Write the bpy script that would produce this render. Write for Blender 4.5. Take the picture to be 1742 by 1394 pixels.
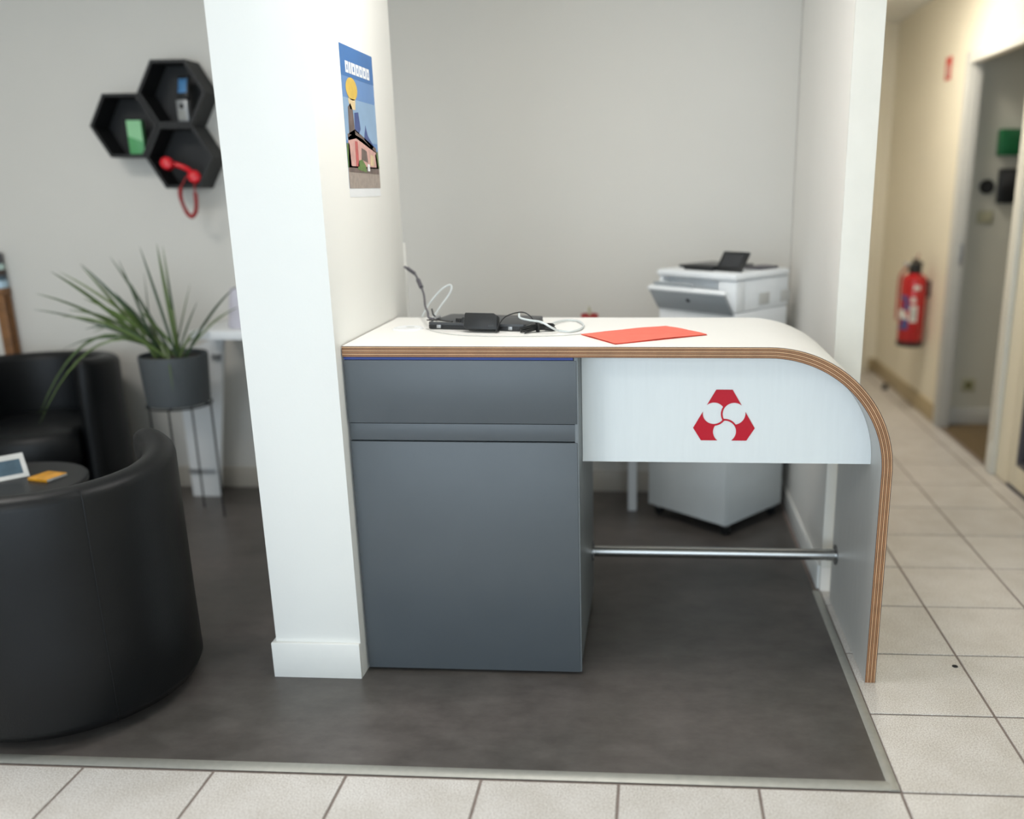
import bpy, bmesh, math, random
from mathutils import Vector, Matrix
from mathutils.geometry import delaunay_2d_cdt
random.seed(7)
for o in list(bpy.data.objects):
    bpy.data.objects.remove(o, do_unlink=True)
scene = bpy.context.scene
COL = scene.collection
PI = math.pi
R = math.radians

# ------------------------------------------------------------------ camera
IMG_W, IMG_H = 1742.0, 1394.0
F_PX, PP_X, PP_Y = 1545.545, 1017.9, 745.92
cam_data = bpy.data.cameras.new('camera')
cam = bpy.data.objects.new('camera', cam_data)
COL.objects.link(cam)
cam_right = Vector((0.998139412, 0.060474411, -0.007781957))
cam_up = Vector((-0.008672702, 0.267144325, 0.963617504))
cam_fwd = Vector((-0.060353107, 0.961757119, -0.267171756))
CAM = Vector((-0.59111, -1.88049, 1.38356))
cam.matrix_world = Matrix(((cam_right.x, cam_up.x, -cam_fwd.x, CAM.x),
                           (cam_right.y, cam_up.y, -cam_fwd.y, CAM.y),
                           (cam_right.z, cam_up.z, -cam_fwd.z, CAM.z),
                           (0, 0, 0, 1)))
cam_data.sensor_fit = 'HORIZONTAL'
cam_data.sensor_width = 36.0
cam_data.lens = 36.0 * F_PX / IMG_W
cam_data.shift_x = (IMG_W / 2 - PP_X) / IMG_W
cam_data.shift_y = (PP_Y - IMG_H / 2) / IMG_W
cam_data.clip_start = 0.05
cam_data.dof.use_dof = True
cam_data.dof.focus_distance = 2.49
cam_data.dof.aperture_fstop = 0.9
scene.camera = cam

# ------------------------------------------------------------------ light
world = bpy.data.worlds.new('daylight')
scene.world = world
world.use_nodes = True
bg = world.node_tree.nodes['Background']
bg.inputs[0].default_value = (0.745, 0.88, 1.0, 1)
bg.inputs[1].default_value = 3.7
scene.view_settings.view_transform = 'Standard'
scene.view_settings.look = 'None'
scene.view_settings.gamma = 1.0
scene.view_settings.use_curve_mapping = False
scene.view_settings.exposure = 0.0
FILL_PANEL_W = 15.0       # added fill: unseen panels on the office ceiling
HALL_W = 17.0        # corridor ceiling panels
ROOM_W = 3.0         # side room
CEIL = 2.467

# window portals (sampling aid for the shop window behind the camera)
def portal(x0, x1, z0, z1, y):
    l = bpy.data.lights.new('window_portal', 'AREA')
    l.shape = 'RECTANGLE'; l.size = x1 - x0; l.size_y = z1 - z0
    l.cycles.is_portal = True
    o = bpy.data.objects.new('window_portal', l); COL.objects.link(o)
    o.location = ((x0 + x1) / 2, y, (z0 + z1) / 2)
    o.rotation_euler = (R(90), 0, 0)      # emits towards +Y
    return o
portal(-4.2, 0.75, 0.12, 2.30, -3.70)

# ------------------------------------------------------------------ materials
def lin(c):
    if isinstance(c, str):
        c = tuple(int(c[i:i + 2], 16) / 255 for i in (0, 2, 4))
    return tuple((v / 12.92 if v <= 0.04045 else ((v + 0.055) / 1.055) ** 2.4) for v in c) + (1,)

MATS = {}
def mat(name, col, rough=0.5, metal=0.0, var=0.04, scale=12.0, bump=0.0, bscale=200.0, spec=0.5, coat=0.0, stretch=None, alpha=None, trans=0.0, detail=4.0):
    m = bpy.data.materials.new(name); m.use_nodes = True
    nt = m.node_tree; n = nt.nodes; L = nt.links
    b = n['Principled BSDF']
    c = lin(col)
    tc = n.new('ShaderNodeTexCoord'); mp = n.new('ShaderNodeMapping')
    L.new(tc.outputs['Object'], mp.inputs[0])
    if stretch: mp.inputs['Scale'].default_value = stretch
    ns = n.new('ShaderNodeTexNoise'); ns.inputs['Scale'].default_value = scale; ns.inputs['Detail'].default_value = detail
    L.new(mp.outputs[0], ns.inputs['Vector'])
    rp = n.new('ShaderNodeValToRGB')
    rp.color_ramp.elements[0].position = 0.3; rp.color_ramp.elements[1].position = 0.7
    rp.color_ramp.elements[0].color = tuple(min(1, v * (1 - var)) for v in c[:3]) + (1,)
    rp.color_ramp.elements[1].color = tuple(min(1, v * (1 + var)) for v in c[:3]) + (1,)
    L.new(ns.outputs['Fac'], rp.inputs[0]); L.new(rp.outputs[0], b.inputs['Base Color'])
    b.inputs['Roughness'].default_value = rough; b.inputs['Metallic'].default_value = metal
    b.inputs['Specular IOR Level'].default_value = spec
    b.inputs['Coat Weight'].default_value = coat
    b.inputs['Transmission Weight'].default_value = trans
    if bump > 0:
        n2 = n.new('ShaderNodeTexNoise'); n2.inputs['Scale'].default_value = bscale; n2.inputs['Detail'].default_value = 3
        L.new(mp.outputs[0], n2.inputs['Vector'])
        bp = n.new('ShaderNodeBump'); bp.inputs['Strength'].default_value = bump; bp.inputs['Distance'].default_value = 0.002
        L.new(n2.outputs['Fac'], bp.inputs['Height']); L.new(bp.outputs[0], b.inputs['Normal'])
    MATS[name] = m
    return m

mat('paint_grey', 'd0cdc6', 0.7, var=0.02, scale=1.5, bump=0.15, bscale=160)
mat('paint_white', 'eeeeea', 0.55, var=0.015, scale=2, bump=0.1, bscale=160)
mat('paint_side', 'f2efe9', 0.6, var=0.02, scale=2, bump=0.15, bscale=160)
mat('paint_cream', 'ece5d2', 0.55, var=0.02, scale=2, bump=0.12, bscale=160)
mat('paint_room', 'c9c8bd', 0.7, var=0.02, scale=2)
mat('ceiling_white', 'ecebe6', 0.8, var=0.02, scale=8)
mat('skirting_cream', 'b3a27e', 0.4, var=0.05, scale=6)
mat('skirting_white', 'e6e6e2', 0.4, var=0.02)
mat('skirting_taupe', 'b7b0a4', 0.4, var=0.03)
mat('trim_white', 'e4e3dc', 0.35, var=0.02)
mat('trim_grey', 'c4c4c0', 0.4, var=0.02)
mat('grout', '8d8079', 0.9, var=0.12, scale=40)
mat('alu', 'b0afa8', 0.5, metal=0.55, var=0.05, scale=60, stretch=(1, 1, 1))
mat('steel', 'b9b9b7', 0.24, metal=1.0, var=0.05, scale=40, stretch=(1, 30, 30))
mat('chrome', '9a9a9a', 0.2, metal=1.0, var=0.03)
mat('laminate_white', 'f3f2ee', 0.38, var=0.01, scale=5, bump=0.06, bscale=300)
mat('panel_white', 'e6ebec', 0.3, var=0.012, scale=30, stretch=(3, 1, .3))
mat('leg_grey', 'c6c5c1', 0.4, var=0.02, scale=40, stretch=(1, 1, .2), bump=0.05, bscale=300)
mat('cabinet_grey', '50565b', 0.36, var=0.03, scale=6, bump=0.04, bscale=400)
mat('cabinet_edge', '6c7275', 0.4, var=0.03)
mat('blue_edge', '10307f', 0.4, var=0.05)
mat('dark_gap', '14161a', 0.8, var=0.1)
mat('ply_dark', '54301f', 0.55, var=0.10, scale=25)
mat('ply_mid', 'a5774f', 0.55, var=0.10, scale=25)
mat('ply_light', 'cfa57c', 0.55, var=0.10, scale=25)
mat('ply_skin', '4a2c24', 0.55, var=0.1, scale=18)
mat('logo_red', 'c00224', 0.22, var=0.03, coat=0.05, spec=0.3)
mat('black_leather', '0d0f11', 0.42, var=0.12, scale=9, bump=0.25, bscale=350, spec=0.28)
mat('black_plastic', '17191b', 0.42, var=0.1, scale=20, bump=0.05)
mat('socket_dark', '77754f', 0.6, var=0.05)
mat('black_matte', '101113', 0.7, var=0.1)
mat('hex_black', '0e0f10', 0.55, var=0.15, scale=14)
mat('laptop_grey', '46484b', 0.45, metal=0.3, var=0.06, scale=30, bump=0.05, bscale=600)
mat('silver', 'a4a6a8', 0.35, metal=0.6, var=0.03)
mat('white_plastic', 'e9ebec', 0.35, var=0.015)
mat('cable_white', 'ccd2d2', 0.4, var=0.02)
mat('cable_grey', '58565c', 0.5, var=0.05)
mat('printer_white', 'eef1f3', 0.4, var=0.02)
mat('printer_grey', 'a0a6aa', 0.45, var=0.03)
mat('screen_dark', '3a3b3d', 0.25, var=0.04)
mat('metal_cabinet', 'd0d5d5', 0.4, var=0.02)
mat('paper_coral', 'f2715f', 0.75, var=0.05, scale=22, bump=0.3, bscale=40)
mat('paper_coral_dark', 'e0503f', 0.75, var=0.05, scale=22)
mat('red_gloss', 'b50c16', 0.22, var=0.04, coat=0.4)
mat('red_plastic', 'd01423', 0.25, var=0.04)
mat('red_sign', 'd2493f', 0.45, var=0.04)
mat('red_dull', 'a03030', 0.5, var=0.06)
mat('label_white', 'dcdcd6', 0.5, var=0.03)
mat('label_blue', '3a4c85', 0.5, var=0.04)
mat('label_grey', '9a9a94', 0.5, var=0.08, scale=120)
mat('green_box', '4f9a5e', 0.45, var=0.06)
mat('green_light', '86c08d', 0.45, var=0.06)
mat('green_sign', '0a5730', 0.4, var=0.06)
mat('screen_blue', '4c7fae', 0.25, var=0.25, scale=30)
mat('pot_grey', '464b4e', 0.55, var=0.05, scale=5)
mat('soil', '2b241d', 0.95, var=0.4, scale=60, bump=0.6, bscale=80)
mat('leaf', '4a5e2c', 0.42, var=0.28, scale=9, stretch=(1, 1, 1))
mat('leaf_dark', '2e4228', 0.42, var=0.25, scale=9)
mat('leaf_pale', '69764f', 0.45, var=0.2, scale=9)
mat('wood_oak', '7d5530', 0.5, var=0.25, scale=7, stretch=(2, 2, 14))
mat('lilac', 'c6c2cb', 0.35, var=0.04)
mat('mag_orange', 'd99a2b', 0.35, var=0.2, scale=25)
mat('mag_white', 'd9d9d6', 0.35, var=0.08, scale=25)
mat('mag_blue', '49606f', 0.35, var=0.2, scale=25)
mat('mint', 'cfe9e2', 0.4, var=0.04)
mat('blue_pale', 'b8d3e4', 0.4, var=0.04)
mat('brown_dark', '4a3b33', 0.5, var=0.1)
mat('olive', 'b3b196', 0.5, var=0.05)
mat('wood_floor', '6e5c40', 0.5, var=0.2, scale=7, stretch=(2, 14, 2))
mat('vinyl_seam', '35302e', 0.6)
mat('poster_blue', '3f74b4', 0.4, var=0.10, scale=6)
mat('poster_sky', '8fb0d2', 0.4, var=0.10, scale=6)
mat('poster_mid', '668fc6', 0.4, var=0.08, scale=6)
mat('poster_yellow', 'dcb94f', 0.4, var=0.15, scale=30)
mat('poster_cream', 'dcc79c', 0.4, var=0.12, scale=30)
mat('poster_pink', 'd2a49c', 0.4, var=0.15, scale=40)
mat('poster_red', 'bf5a58', 0.4, var=0.15, scale=40)
mat('poster_brown', '6b5a54', 0.4, var=0.3, scale=40)
mat('poster_slate', '3a4f8a', 0.4, var=0.2, scale=40)
mat('poster_green', '5f7d3a', 0.4, var=0.3, scale=40)
mat('poster_stone', 'a2958c', 0.4, var=0.15, scale=60)
mat('poster_white', 'eceff2', 0.4, var=0.02)
mat('gasket', '57545a', 0.5, var=0.05)

def emit(name, col, s):
    m = bpy.data.materials.new(name); m.use_nodes = True
    b = m.node_tree.nodes['Principled BSDF']
    b.inputs['Base Color'].default_value = lin('f2f2f0')
    b.inputs['Emission Color'].default_value = lin(col); b.inputs['Emission Strength'].default_value = s
    MATS[name] = m
emit('diffuser_cool', 'fff6ea', 3.0)
emit('diffuser_warm', 'ffe9c2', 3.0)

# speckled cream floor tile
def tile_material():
    m = bpy.data.materials.new('tile_speckled'); m.use_nodes = True
    nt = m.node_tree; n = nt.nodes; L = nt.links; b = n['Principled BSDF']
    tc = n.new('ShaderNodeTexCoord'); geo = n.new('ShaderNodeNewGeometry'); oi = n.new('ShaderNodeObjectInfo')
    n1 = n.new('ShaderNodeTexNoise'); n1.inputs['Scale'].default_value = 260; n1.inputs['Detail'].default_value = 2
    L.new(geo.outputs['Position'], n1.inputs['Vector'])
    r1 = n.new('ShaderNodeValToRGB')
    e = r1.color_ramp.elements
    e[0].position = 0.30; e[0].color = lin('b8afa8'); e[1].position = 0.52; e[1].color = lin('d8d3ce')
    x = e.new(0.68); x.color = lin('e8e5e1')
    L.new(n1.outputs['Fac'], r1.inputs[0])
    n2 = n.new('ShaderNodeTexNoise'); n2.inputs['Scale'].default_value = 9; n2.inputs['Detail'].default_value = 5
    L.new(geo.outputs['Position'], n2.inputs['Vector'])
    r2 = n.new('ShaderNodeValToRGB')
    r2.color_ramp.elements[0].position = 0.35; r2.color_ramp.elements[0].color = (0.90, 0.89, 0.87, 1)
    r2.color_ramp.elements[1].position = 0.65; r2.color_ramp.elements[1].color = (1, 1, 1, 1)
    L.new(n2.outputs['Fac'], r2.inputs[0])
    mx = n.new('ShaderNodeMixRGB'); mx.blend_type = 'MULTIPLY'; mx.inputs[0].default_value = 1
    L.new(r1.outputs[0], mx.inputs[1]); L.new(r2.outputs[0], mx.inputs[2])
    hs = n.new('ShaderNodeHueSaturation')
    ma = n.new('ShaderNodeMath'); ma.operation = 'MULTIPLY_ADD'; ma.inputs[1].default_value = 0.05; ma.inputs[2].default_value = 0.975
    L.new(oi.outputs['Random'], ma.inputs[0]); L.new(ma.outputs[0], hs.inputs['Value'])
    L.new(mx.outputs[0], hs.inputs['Color']); L.new(hs.outputs[0], b.inputs['Base Color'])
    b.inputs['Roughness'].default_value = 0.38
    MATS['tile'] = m
tile_material()

def vinyl_material():
    m = bpy.data.materials.new('vinyl_slate'); m.use_nodes = True
    nt = m.node_tree; n = nt.nodes; L = nt.links; b = n['Principled BSDF']
    geo = n.new('ShaderNodeNewGeometry')
    mp = n.new('ShaderNodeMapping'); mp.inputs['Scale'].default_value = (1.0, 1.6, 1)
    L.new(geo.outputs['Position'], mp.inputs[0])
    n1 = n.new('ShaderNodeTexNoise'); n1.inputs['Scale'].default_value = 8; n1.inputs['Detail'].default_value = 8; n1.inputs['Roughness'].default_value = 0.68
    L.new(mp.outputs[0], n1.inputs['Vector'])
    r1 = n.new('ShaderNodeValToRGB'); e = r1.color_ramp.elements
    e[0].position = 0.32; e[0].color = lin('4d4845'); e[1].position = 0.70; e[1].color = lin('645f5c')
    L.new(n1.outputs['Fac'], r1.inputs[0])
    n2 = n.new('ShaderNodeTexNoise'); n2.inputs['Scale'].default_value = 1.8; n2.inputs['Detail'].default_value = 3
    L.new(geo.outputs['Position'], n2.inputs['Vector'])
    r2 = n.new('ShaderNodeValToRGB'); e = r2.color_ramp.elements
    e[0].position = 0.4; e[0].color = (0.82, 0.84, 0.82, 1); e[1].position = 0.62; e[1].color = (1.0, 0.98, 0.97, 1)
    L.new(n2.outputs['Fac'], r2.inputs[0])
    mx = n.new('ShaderNodeMixRGB'); mx.blend_type = 'MULTIPLY'; mx.inputs[0].default_value = 1
    L.new(r1.outputs[0], mx.inputs[1]); L.new(r2.outputs[0], mx.inputs[2]); L.new(mx.outputs[0], b.inputs['Base Color'])
    rr = n.new('ShaderNodeMapRange'); rr.inputs[3].default_value = 0.30; rr.inputs[4].default_value = 0.44
    L.new(n1.outputs['Fac'], rr.inputs[0]); L.new(rr.outputs[0], b.inputs['Roughness'])
    MATS['vinyl'] = m
vinyl_material()
def glass_material():
    m = bpy.data.materials.new('door_glass'); m.use_nodes = True
    nt = m.node_tree; n = nt.nodes; L = nt.links
    for x in list(n): n.remove(x)
    out = n.new('ShaderNodeOutputMaterial'); t = n.new('ShaderNodeBsdfTransparent'); g = n.new('ShaderNodeBsdfGlossy')
    g.inputs['Roughness'].default_value = 0.05
    t.inputs[0].default_value = (0.90, 0.93, 0.92, 1)
    mx = n.new('ShaderNodeMixShader'); mx.inputs[0].default_value = 0.12
    L.new(t.outputs[0], mx.inputs[1]); L.new(g.outputs[0], mx.inputs[2]); L.new(mx.outputs[0], out.inputs[0])
    MATS['glass'] = m
glass_material()

# ------------------------------------------------------------------ mesh helpers
class MB:
    """collects shapes, builds ONE mesh object"""
    def __init__(s): s.bm = bmesh.new(); s.slots = []
    def mi(s, m):
        if m not in s.slots: s.slots.append(m)
        return s.slots.index(m)
    def add(s, verts, faces, m=None, smooth=False):
        vs = [s.bm.verts.new(v) for v in verts]
        out = []
        for f in faces:
            try:
                fc = s.bm.faces.new([vs[i] for i in f])
            except ValueError:
                continue
            fc.smooth = smooth
            if m: fc.material_index = s.mi(m)
            out.append(fc)
        return vs, out
    def box(s, x0, x1, y0, y1, z0, z1, bev=0.0, m=None, M=None, seg=2):
        v = [(x0, y0, z0), (x1, y0, z0), (x1, y1, z0), (x0, y1, z0), (x0, y0, z1), (x1, y0, z1), (x1, y1, z1), (x0, y1, z1)]
        if M: v = [M @ Vector(p) for p in v]
        f = [(0, 3, 2, 1), (4, 5, 6, 7), (0, 1, 5, 4), (1, 2, 6, 5), (2, 3, 7, 6), (3, 0, 4, 7)]
        vs, fs = s.add(v, f, m)
        if bev > 0:
            es = set(e for fc in fs for e in fc.edges)
            r = bmesh.ops.bevel(s.bm, geom=list(es), offset=bev, segments=seg, affect='EDGES', profile=0.5)
            if m:
                for fc in r['faces']: fc.material_index = s.mi(m)
        return s
    def prism(s, poly, depth, M=None, m=None, bev=0.0, smooth=False):
        """poly in local XY, extruded 0..depth in local Z"""
        n = len(poly)
        v = [Vector((p[0], p[1], 0)) for p in poly] + [Vector((p[0], p[1], depth)) for p in poly]
        if M: v = [M @ p for p in v]
        f = [tuple(range(n - 1, -1, -1)), tuple(range(n, 2 * n))] + [(i, (i + 1) % n, n + (i + 1) % n, n + i) for i in range(n)]
        vs, fs = s.add(v, f, m)
        if bev > 0:
            es = set(e for fc in fs[:2] for e in fc.edges)
            r = bmesh.ops.bevel(s.bm, geom=list(es), offset=bev, segments=2, affect='EDGES', profile=0.5)
            if m:
                for fc in r['faces']: fc.material_index = s.mi(m)
        return s
    def lathe(s, prof, c=(0, 0, 0), n=32, m=None, M=None):
        v = []; f = []
        k = len(prof)
        for i in range(n):
            a = 2 * PI * i / n
            for r, z in prof:
                p = Vector((c[0] + r * math.cos(a), c[1] + r * math.sin(a), c[2] + z))
                v.append(M @ p if M else p)
        for i in range(n):
            j = (i + 1) % n
            for q in range(k - 1):
                f.append((i * k + q, j * k + q, j * k + q + 1, i * k + q + 1))
        s.add(v, f, m, True)
        for q in (0, k - 1):
            if prof[q][0] > 1e-5:
                ring = [i * k + q for i in range(n)]
                vs = [v[i] for i in ring]
                s.add(vs, [tuple(range(n)) if q else tuple(range(n - 1, -1, -1))], m, False)
        return s
    def cyl(s, p0, p1, r, n=16, m=None, r1=None):
        return s.tube([p0, p1], r, n, m, radii=[r, r if r1 is None else r1])
    def tube(s, pts, r, n=8, m=None, radii=None, cap=True, closed=False):
        pts = [Vector(p) for p in pts]
        K = len(pts); v = []; f = []
        up = None
        for i, p in enumerate(pts):
            if closed: t = pts[(i + 1) % K] - pts[i - 1]
            else: t = pts[min(i + 1, K - 1)] - pts[max(i - 1, 0)]
            t.normalize()
            if up is None:
                up = Vector((0, 0, 1)) if abs(t.z) < 0.9 else Vector((1, 0, 0))
            a = (up - t * up.dot(t)).normalized(); b = t.cross(a); up = a
            rr = radii[i] if radii else r
            for k in range(n):
                an = 2 * PI * k / n
                v.append(p + a * (rr * math.cos(an)) + b * (rr * math.sin(an)))
        for i in range(K if closed else K - 1):
            j = (i + 1) % K
            for k in range(n):
                f.append((i * n + k, i * n + (k + 1) % n, j * n + (k + 1) % n, j * n + k))
        s.add(v, f, m, True)
        if cap and not closed:
            s.add(v[:n], [tuple(range(n - 1, -1, -1))], m); s.add(v[-n:], [tuple(range(n))], m)
        return s
    def build(s, name, m, parent=None, sharp=35, weld=True):
        if weld: bmesh.ops.remove_doubles(s.bm, verts=s.bm.verts, dist=1e-6)
        bmesh.ops.recalc_face_normals(s.bm, faces=s.bm.faces)
        me = bpy.data.meshes.new(name); s.bm.to_mesh(me); s.bm.free()
        slots = s.slots if s.slots else [m]
        for q in slots: me.materials.append(MATS[q])
        me.set_sharp_from_angle(angle=R(sharp))
        o = bpy.data.objects.new(name, me); COL.objects.link(o)
        if parent is not None: o.parent = parent
        return o

def tag(o, label, cat, group=None):
    o['label'] = label; o['category'] = cat
    if group: o['group'] = group
    return o
def thing(name, label, cat, loc=(0, 0, 0), rz=0, group=None):
    o = bpy.data.objects.new(name, None); COL.objects.link(o)
    o.empty_display_size = 0.05
    o.location = loc; o.rotation_euler = (0, 0, rz)
    return tag(o, label, cat, group)
def struct(o, label=None):
    o['kind'] = 'structure'
    if label: o['label'] = label
    return o
def spline(pts, n=8):
    """Catmull-Rom through points"""
    P = [Vector(p) for p in pts]; out = []
    for i in range(len(P) - 1):
        p0 = P[max(i - 1, 0)]; p1 = P[i]; p2 = P[i + 1]; p3 = P[min(i + 2, len(P) - 1)]
        for k in range(n):
            t = k / n
            out.append(0.5 * ((2 * p1) + (p2 - p0) * t + (2 * p0 - 5 * p1 + 4 * p2 - p3) * t * t + (3 * p1 - p0 - 3 * p2 + p3) * t ** 3))
    out.append(P[-1]); return out

# ------------------------------------------------------------------ the room
T = 1 / 3
BACK = 2.175        # back wall plane
XH = 1.09           # corridor's right wall plane
XL, YF = -4.7, -3.7 # left wall, shop window wall
FAR = 5.08          # corridor end

fl = struct(MB().box(XL, XH + 0.02, YF, FAR, -0.06, -0.0035).build('floor', 'grout'), 'grey-brown jointed floor of speckled cream tiles')
tb = MB().box(-T / 2 + 0.0035, T / 2 - 0.0035, -T / 2 + 0.0035, T / 2 - 0.0035, -0.0034, 0.0, 0.0012, seg=1)
tile0 = tb.build('tile', 'tile', fl)
used = False
def put_tile(x, y):
    global used
    o = tile0 if not used else tile0.copy()
    if used: COL.objects.link(o); o.parent = fl
    used = True
    o.location = (x, y, 0)
for i in range(-13, 0):
    for j in range(-9, 0):
        put_tile((i + 0.5) * T, (j + 0.5) * T)
for i in range(0, 3):
    for j in range(-9, 16):
        if i == 0 and j > 14: continue
        put_tile((i + 0.5) * T, (j + 0.5) * T)
# narrow cut tiles along the corridor wall
cut = None
for j in range(-9, 16):
    if cut is None:
        cut = MB().box(-0.04, 0.04, -T / 2 + 0.0035, T / 2 - 0.0035, -0.0034, 0.0, 0.0012, seg=1).build('cut_tile', 'tile', fl); o = cut
    else:
        o = cut.copy(); COL.objects.link(o); o.parent = fl
    o.location = (1.0445, (j + 0.5) * T, 0)
sp = MB().lathe([(0.0, 0.0015), (0.008, 0.0012), (0.009, 0)], (0.31, 0.60, 0), 12).build('floor_spot', 'dark_gap', fl)

vf = struct(MB().box(XL, -0.024, 0.037, BACK, -0.0034, 0.0025).build('floor_vinyl', 'vinyl'), 'dark slate-look vinyl floor under the desk')
def strip_prof(w):   # flat metal strip with sloped edges
    return [(0, 0), (w, 0), (w, 0.0025), (w * 0.75, 0.0048), (w * 0.25, 0.0048), (0, 0.001)]
M1 = Matrix(((0, 0, 1, XL), (1, 0, 0, 0.004), (0, 1, 0, 0), (0, 0, 0, 1)))
struct(MB().prism(strip_prof(0.034), -XL - 0.002, M1).build('trim_1', 'alu'), 'brushed metal floor strip along the front edge of the dark floor')
M2 = Matrix(((-1, 0, 0, -0.001), (0, 0, 1, 0.002), (0, 1, 0, 0.0002), (0, 0, 0, 1)))
struct(MB().prism(strip_prof(0.026), 1.10, M2).build('trim_2', 'alu'), 'brushed metal floor strip running back beneath the desk leg')

def wall(name, x0, x1, y0, y1, z0, z1, m, label=None):
    return struct(MB().box(x0, x1, y0, y1, z0, z1).build(name, m), label)
wall('wall_back', XL, -0.002, BACK, BACK + 0.1, 0, CEIL, 'paint_grey', 'light warm grey back wall')
wall('wall_left', XL - 0.1, XL, YF, BACK + 0.1, 0, CEIL, 'paint_grey', 'light grey side wall')
wall('wall_partition', 0.0, 0.086, 1.11, FAR, 0, CEIL, 'paint_side', 'pale partition wall between office and corridor')
struct(MB().box(-0.002, 0.088, 1.103, 1.112, 0.09, CEIL).build('trim_3', 'trim_white'), 'smooth white end face of the partition wall')
wall('wall_end', 0.086, XH + 0.1, FAR, FAR + 0.1, 0, CEIL, 'paint_cream', 'cream end wall of the corridor')
# corridor right wall with two door openings
DY0, DY1, DZ = 2.60, 3.43, 2.005     # doorway to the side room
GY0, GY1, GZ = 1.35, 2.335, 2.12     # glazed door
wr = MB()
wr.box(XH, XH + 0.05, DY1, FAR, 0, CEIL)
wr.box(XH, XH + 0.05, DY0, DY1, DZ, CEIL)
wr.box(XH, XH + 0.05, GY1, DY0, 0, CEIL)
wr.box(XH, XH + 0.05, GY0, GY1, GZ, CEIL)
wr.box(XH, XH + 0.05, YF, GY0, 0, CEIL)
struct(wr.build('wall_right', 'paint_cream'), 'cream corridor wall with doorways')
struct(MB().box(XL - 0.1, 3.2, YF - 0.2, FAR + 0.1, CEIL, CEIL + 0.1).build('ceiling', 'ceiling_white'), 'white ceiling')
# shop window wall behind the camera
wf = MB()
wf.box(XL, XH, YF - 0.1, YF, 0, 0.12); wf.box(XL, XH, YF - 0.1, YF, 2.30, CEIL)
wf.box(XL, -4.2, YF - 0.1, YF, 0.12, 2.30); wf.box(0.75, XH, YF - 0.1, YF, 0.12, 2.30)
struct(wf.build('wall_front', 'paint_white'), 'white wall around the shop window')
wn = struct(MB().box(-4.2, 0.75, YF - 0.07, YF - 0.03, 0.12, 0.17).build('window_1', 'trim_white'), 'wide shop window frame')
MB().box(-4.2, 0.75, YF - 0.07, YF - 0.03, 2.25, 2.30).build('window_rail', 'trim_white', wn)
for x in (-4.2, -2.57, -0.92, 0.70):
    MB().box(x, x + 0.05, YF - 0.07, YF - 0.03, 0.17, 2.25).build('mullion', 'trim_white', wn)

# pillar
pl = struct(MB().box(-1.685, -1.434, 0.455, 1.183, 0, CEIL, 0.002).build('wall_pillar', 'paint_white'), 'white square pillar left of the desk')
MB().box(-1.60, -1.4345, 1.183, 1.213, 0, 1.205, 0.002).build('low_boxing', 'paint_white', pl)
sk = MB()
sk.box(-1.696, -1.4345, 0.442, 0.456, 0, 0.112, 0.003); sk.box(-1.696, -1.684, 0.4565, 1.18, 0, 0.112, 0.003)
struct(sk.build('baseboard_pillar', 'skirting_white'), 'white skirting around the pillar foot')
struct(MB().box(XL, -0.003, BACK - 0.012, BACK + 0.001, 0, 0.10, 0.003).build('baseboard_back', 'skirting_taupe'), 'taupe skirting of the back wall')
struct(MB().box(-0.010, 0.0005, 1.125, BACK - 0.013, 0, 0.09, 0.003).build('baseboard_partition', 'skirting_white'), 'white skirting of the partition wall')
bb = MB(); bb.box(XH - 0.012, XH + 0.001, DY1 + 0.075, FAR - 0.001, 0, 0.105, 0.003)
struct(bb.build('baseboard_right', 'skirting_cream'), 'beige skirting along the corridor wall')
struct(MB().box(1.032, XH - 0.013, FAR - 0.012, FAR + 0.001, 0, 0.105, 0.003).build('baseboard_end', 'skirting_cream'), 'beige skirting of the end wall')

# doorway frame (casing and linings)
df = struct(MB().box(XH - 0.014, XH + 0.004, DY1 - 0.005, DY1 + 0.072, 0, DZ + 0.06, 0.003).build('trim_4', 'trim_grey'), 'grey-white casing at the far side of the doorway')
struct(MB().box(XH - 0.014, XH + 0.004, DY0 - 0.072, DY0 + 0.005, 0, DZ + 0.06, 0.003).build('trim_5', 'trim_white'), 'white casing at the near side of the doorway')
struct(MB().box(XH - 0.013, XH + 0.004, DY0 + 0.0055, DY1 - 0.0055, DZ - 0.005, DZ + 0.059, 0.003).build('trim_6', 'trim_white'), 'white casing above the doorway')
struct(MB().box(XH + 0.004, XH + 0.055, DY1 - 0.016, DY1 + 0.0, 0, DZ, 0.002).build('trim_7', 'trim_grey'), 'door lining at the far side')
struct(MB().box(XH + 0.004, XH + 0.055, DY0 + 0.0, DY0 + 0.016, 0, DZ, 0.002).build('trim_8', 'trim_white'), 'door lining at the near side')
MB().box(XH + 0.02, XH + 0.040, DY1 - 0.019, DY1 - 0.0155, 0.94, 1.06, 0.001).build('strike_plate', 'silver', df)
struct(MB().box(XH - 0.030, XH - 0.0145, DY0 - 0.085, DY0 - 0.055, 0, 0.16, 0.004).build('trim_9', 'trim_white'), 'white foot block of the near casing')
struct(MB().box(XH - 0.024, XH + 0.003, DY0 - 0.105, DY0 - 0.073, 0, DZ + 0.06, 0.004).build('trim_10', 'trim_white'), 'white vertical cover strip beside the casing')

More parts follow.
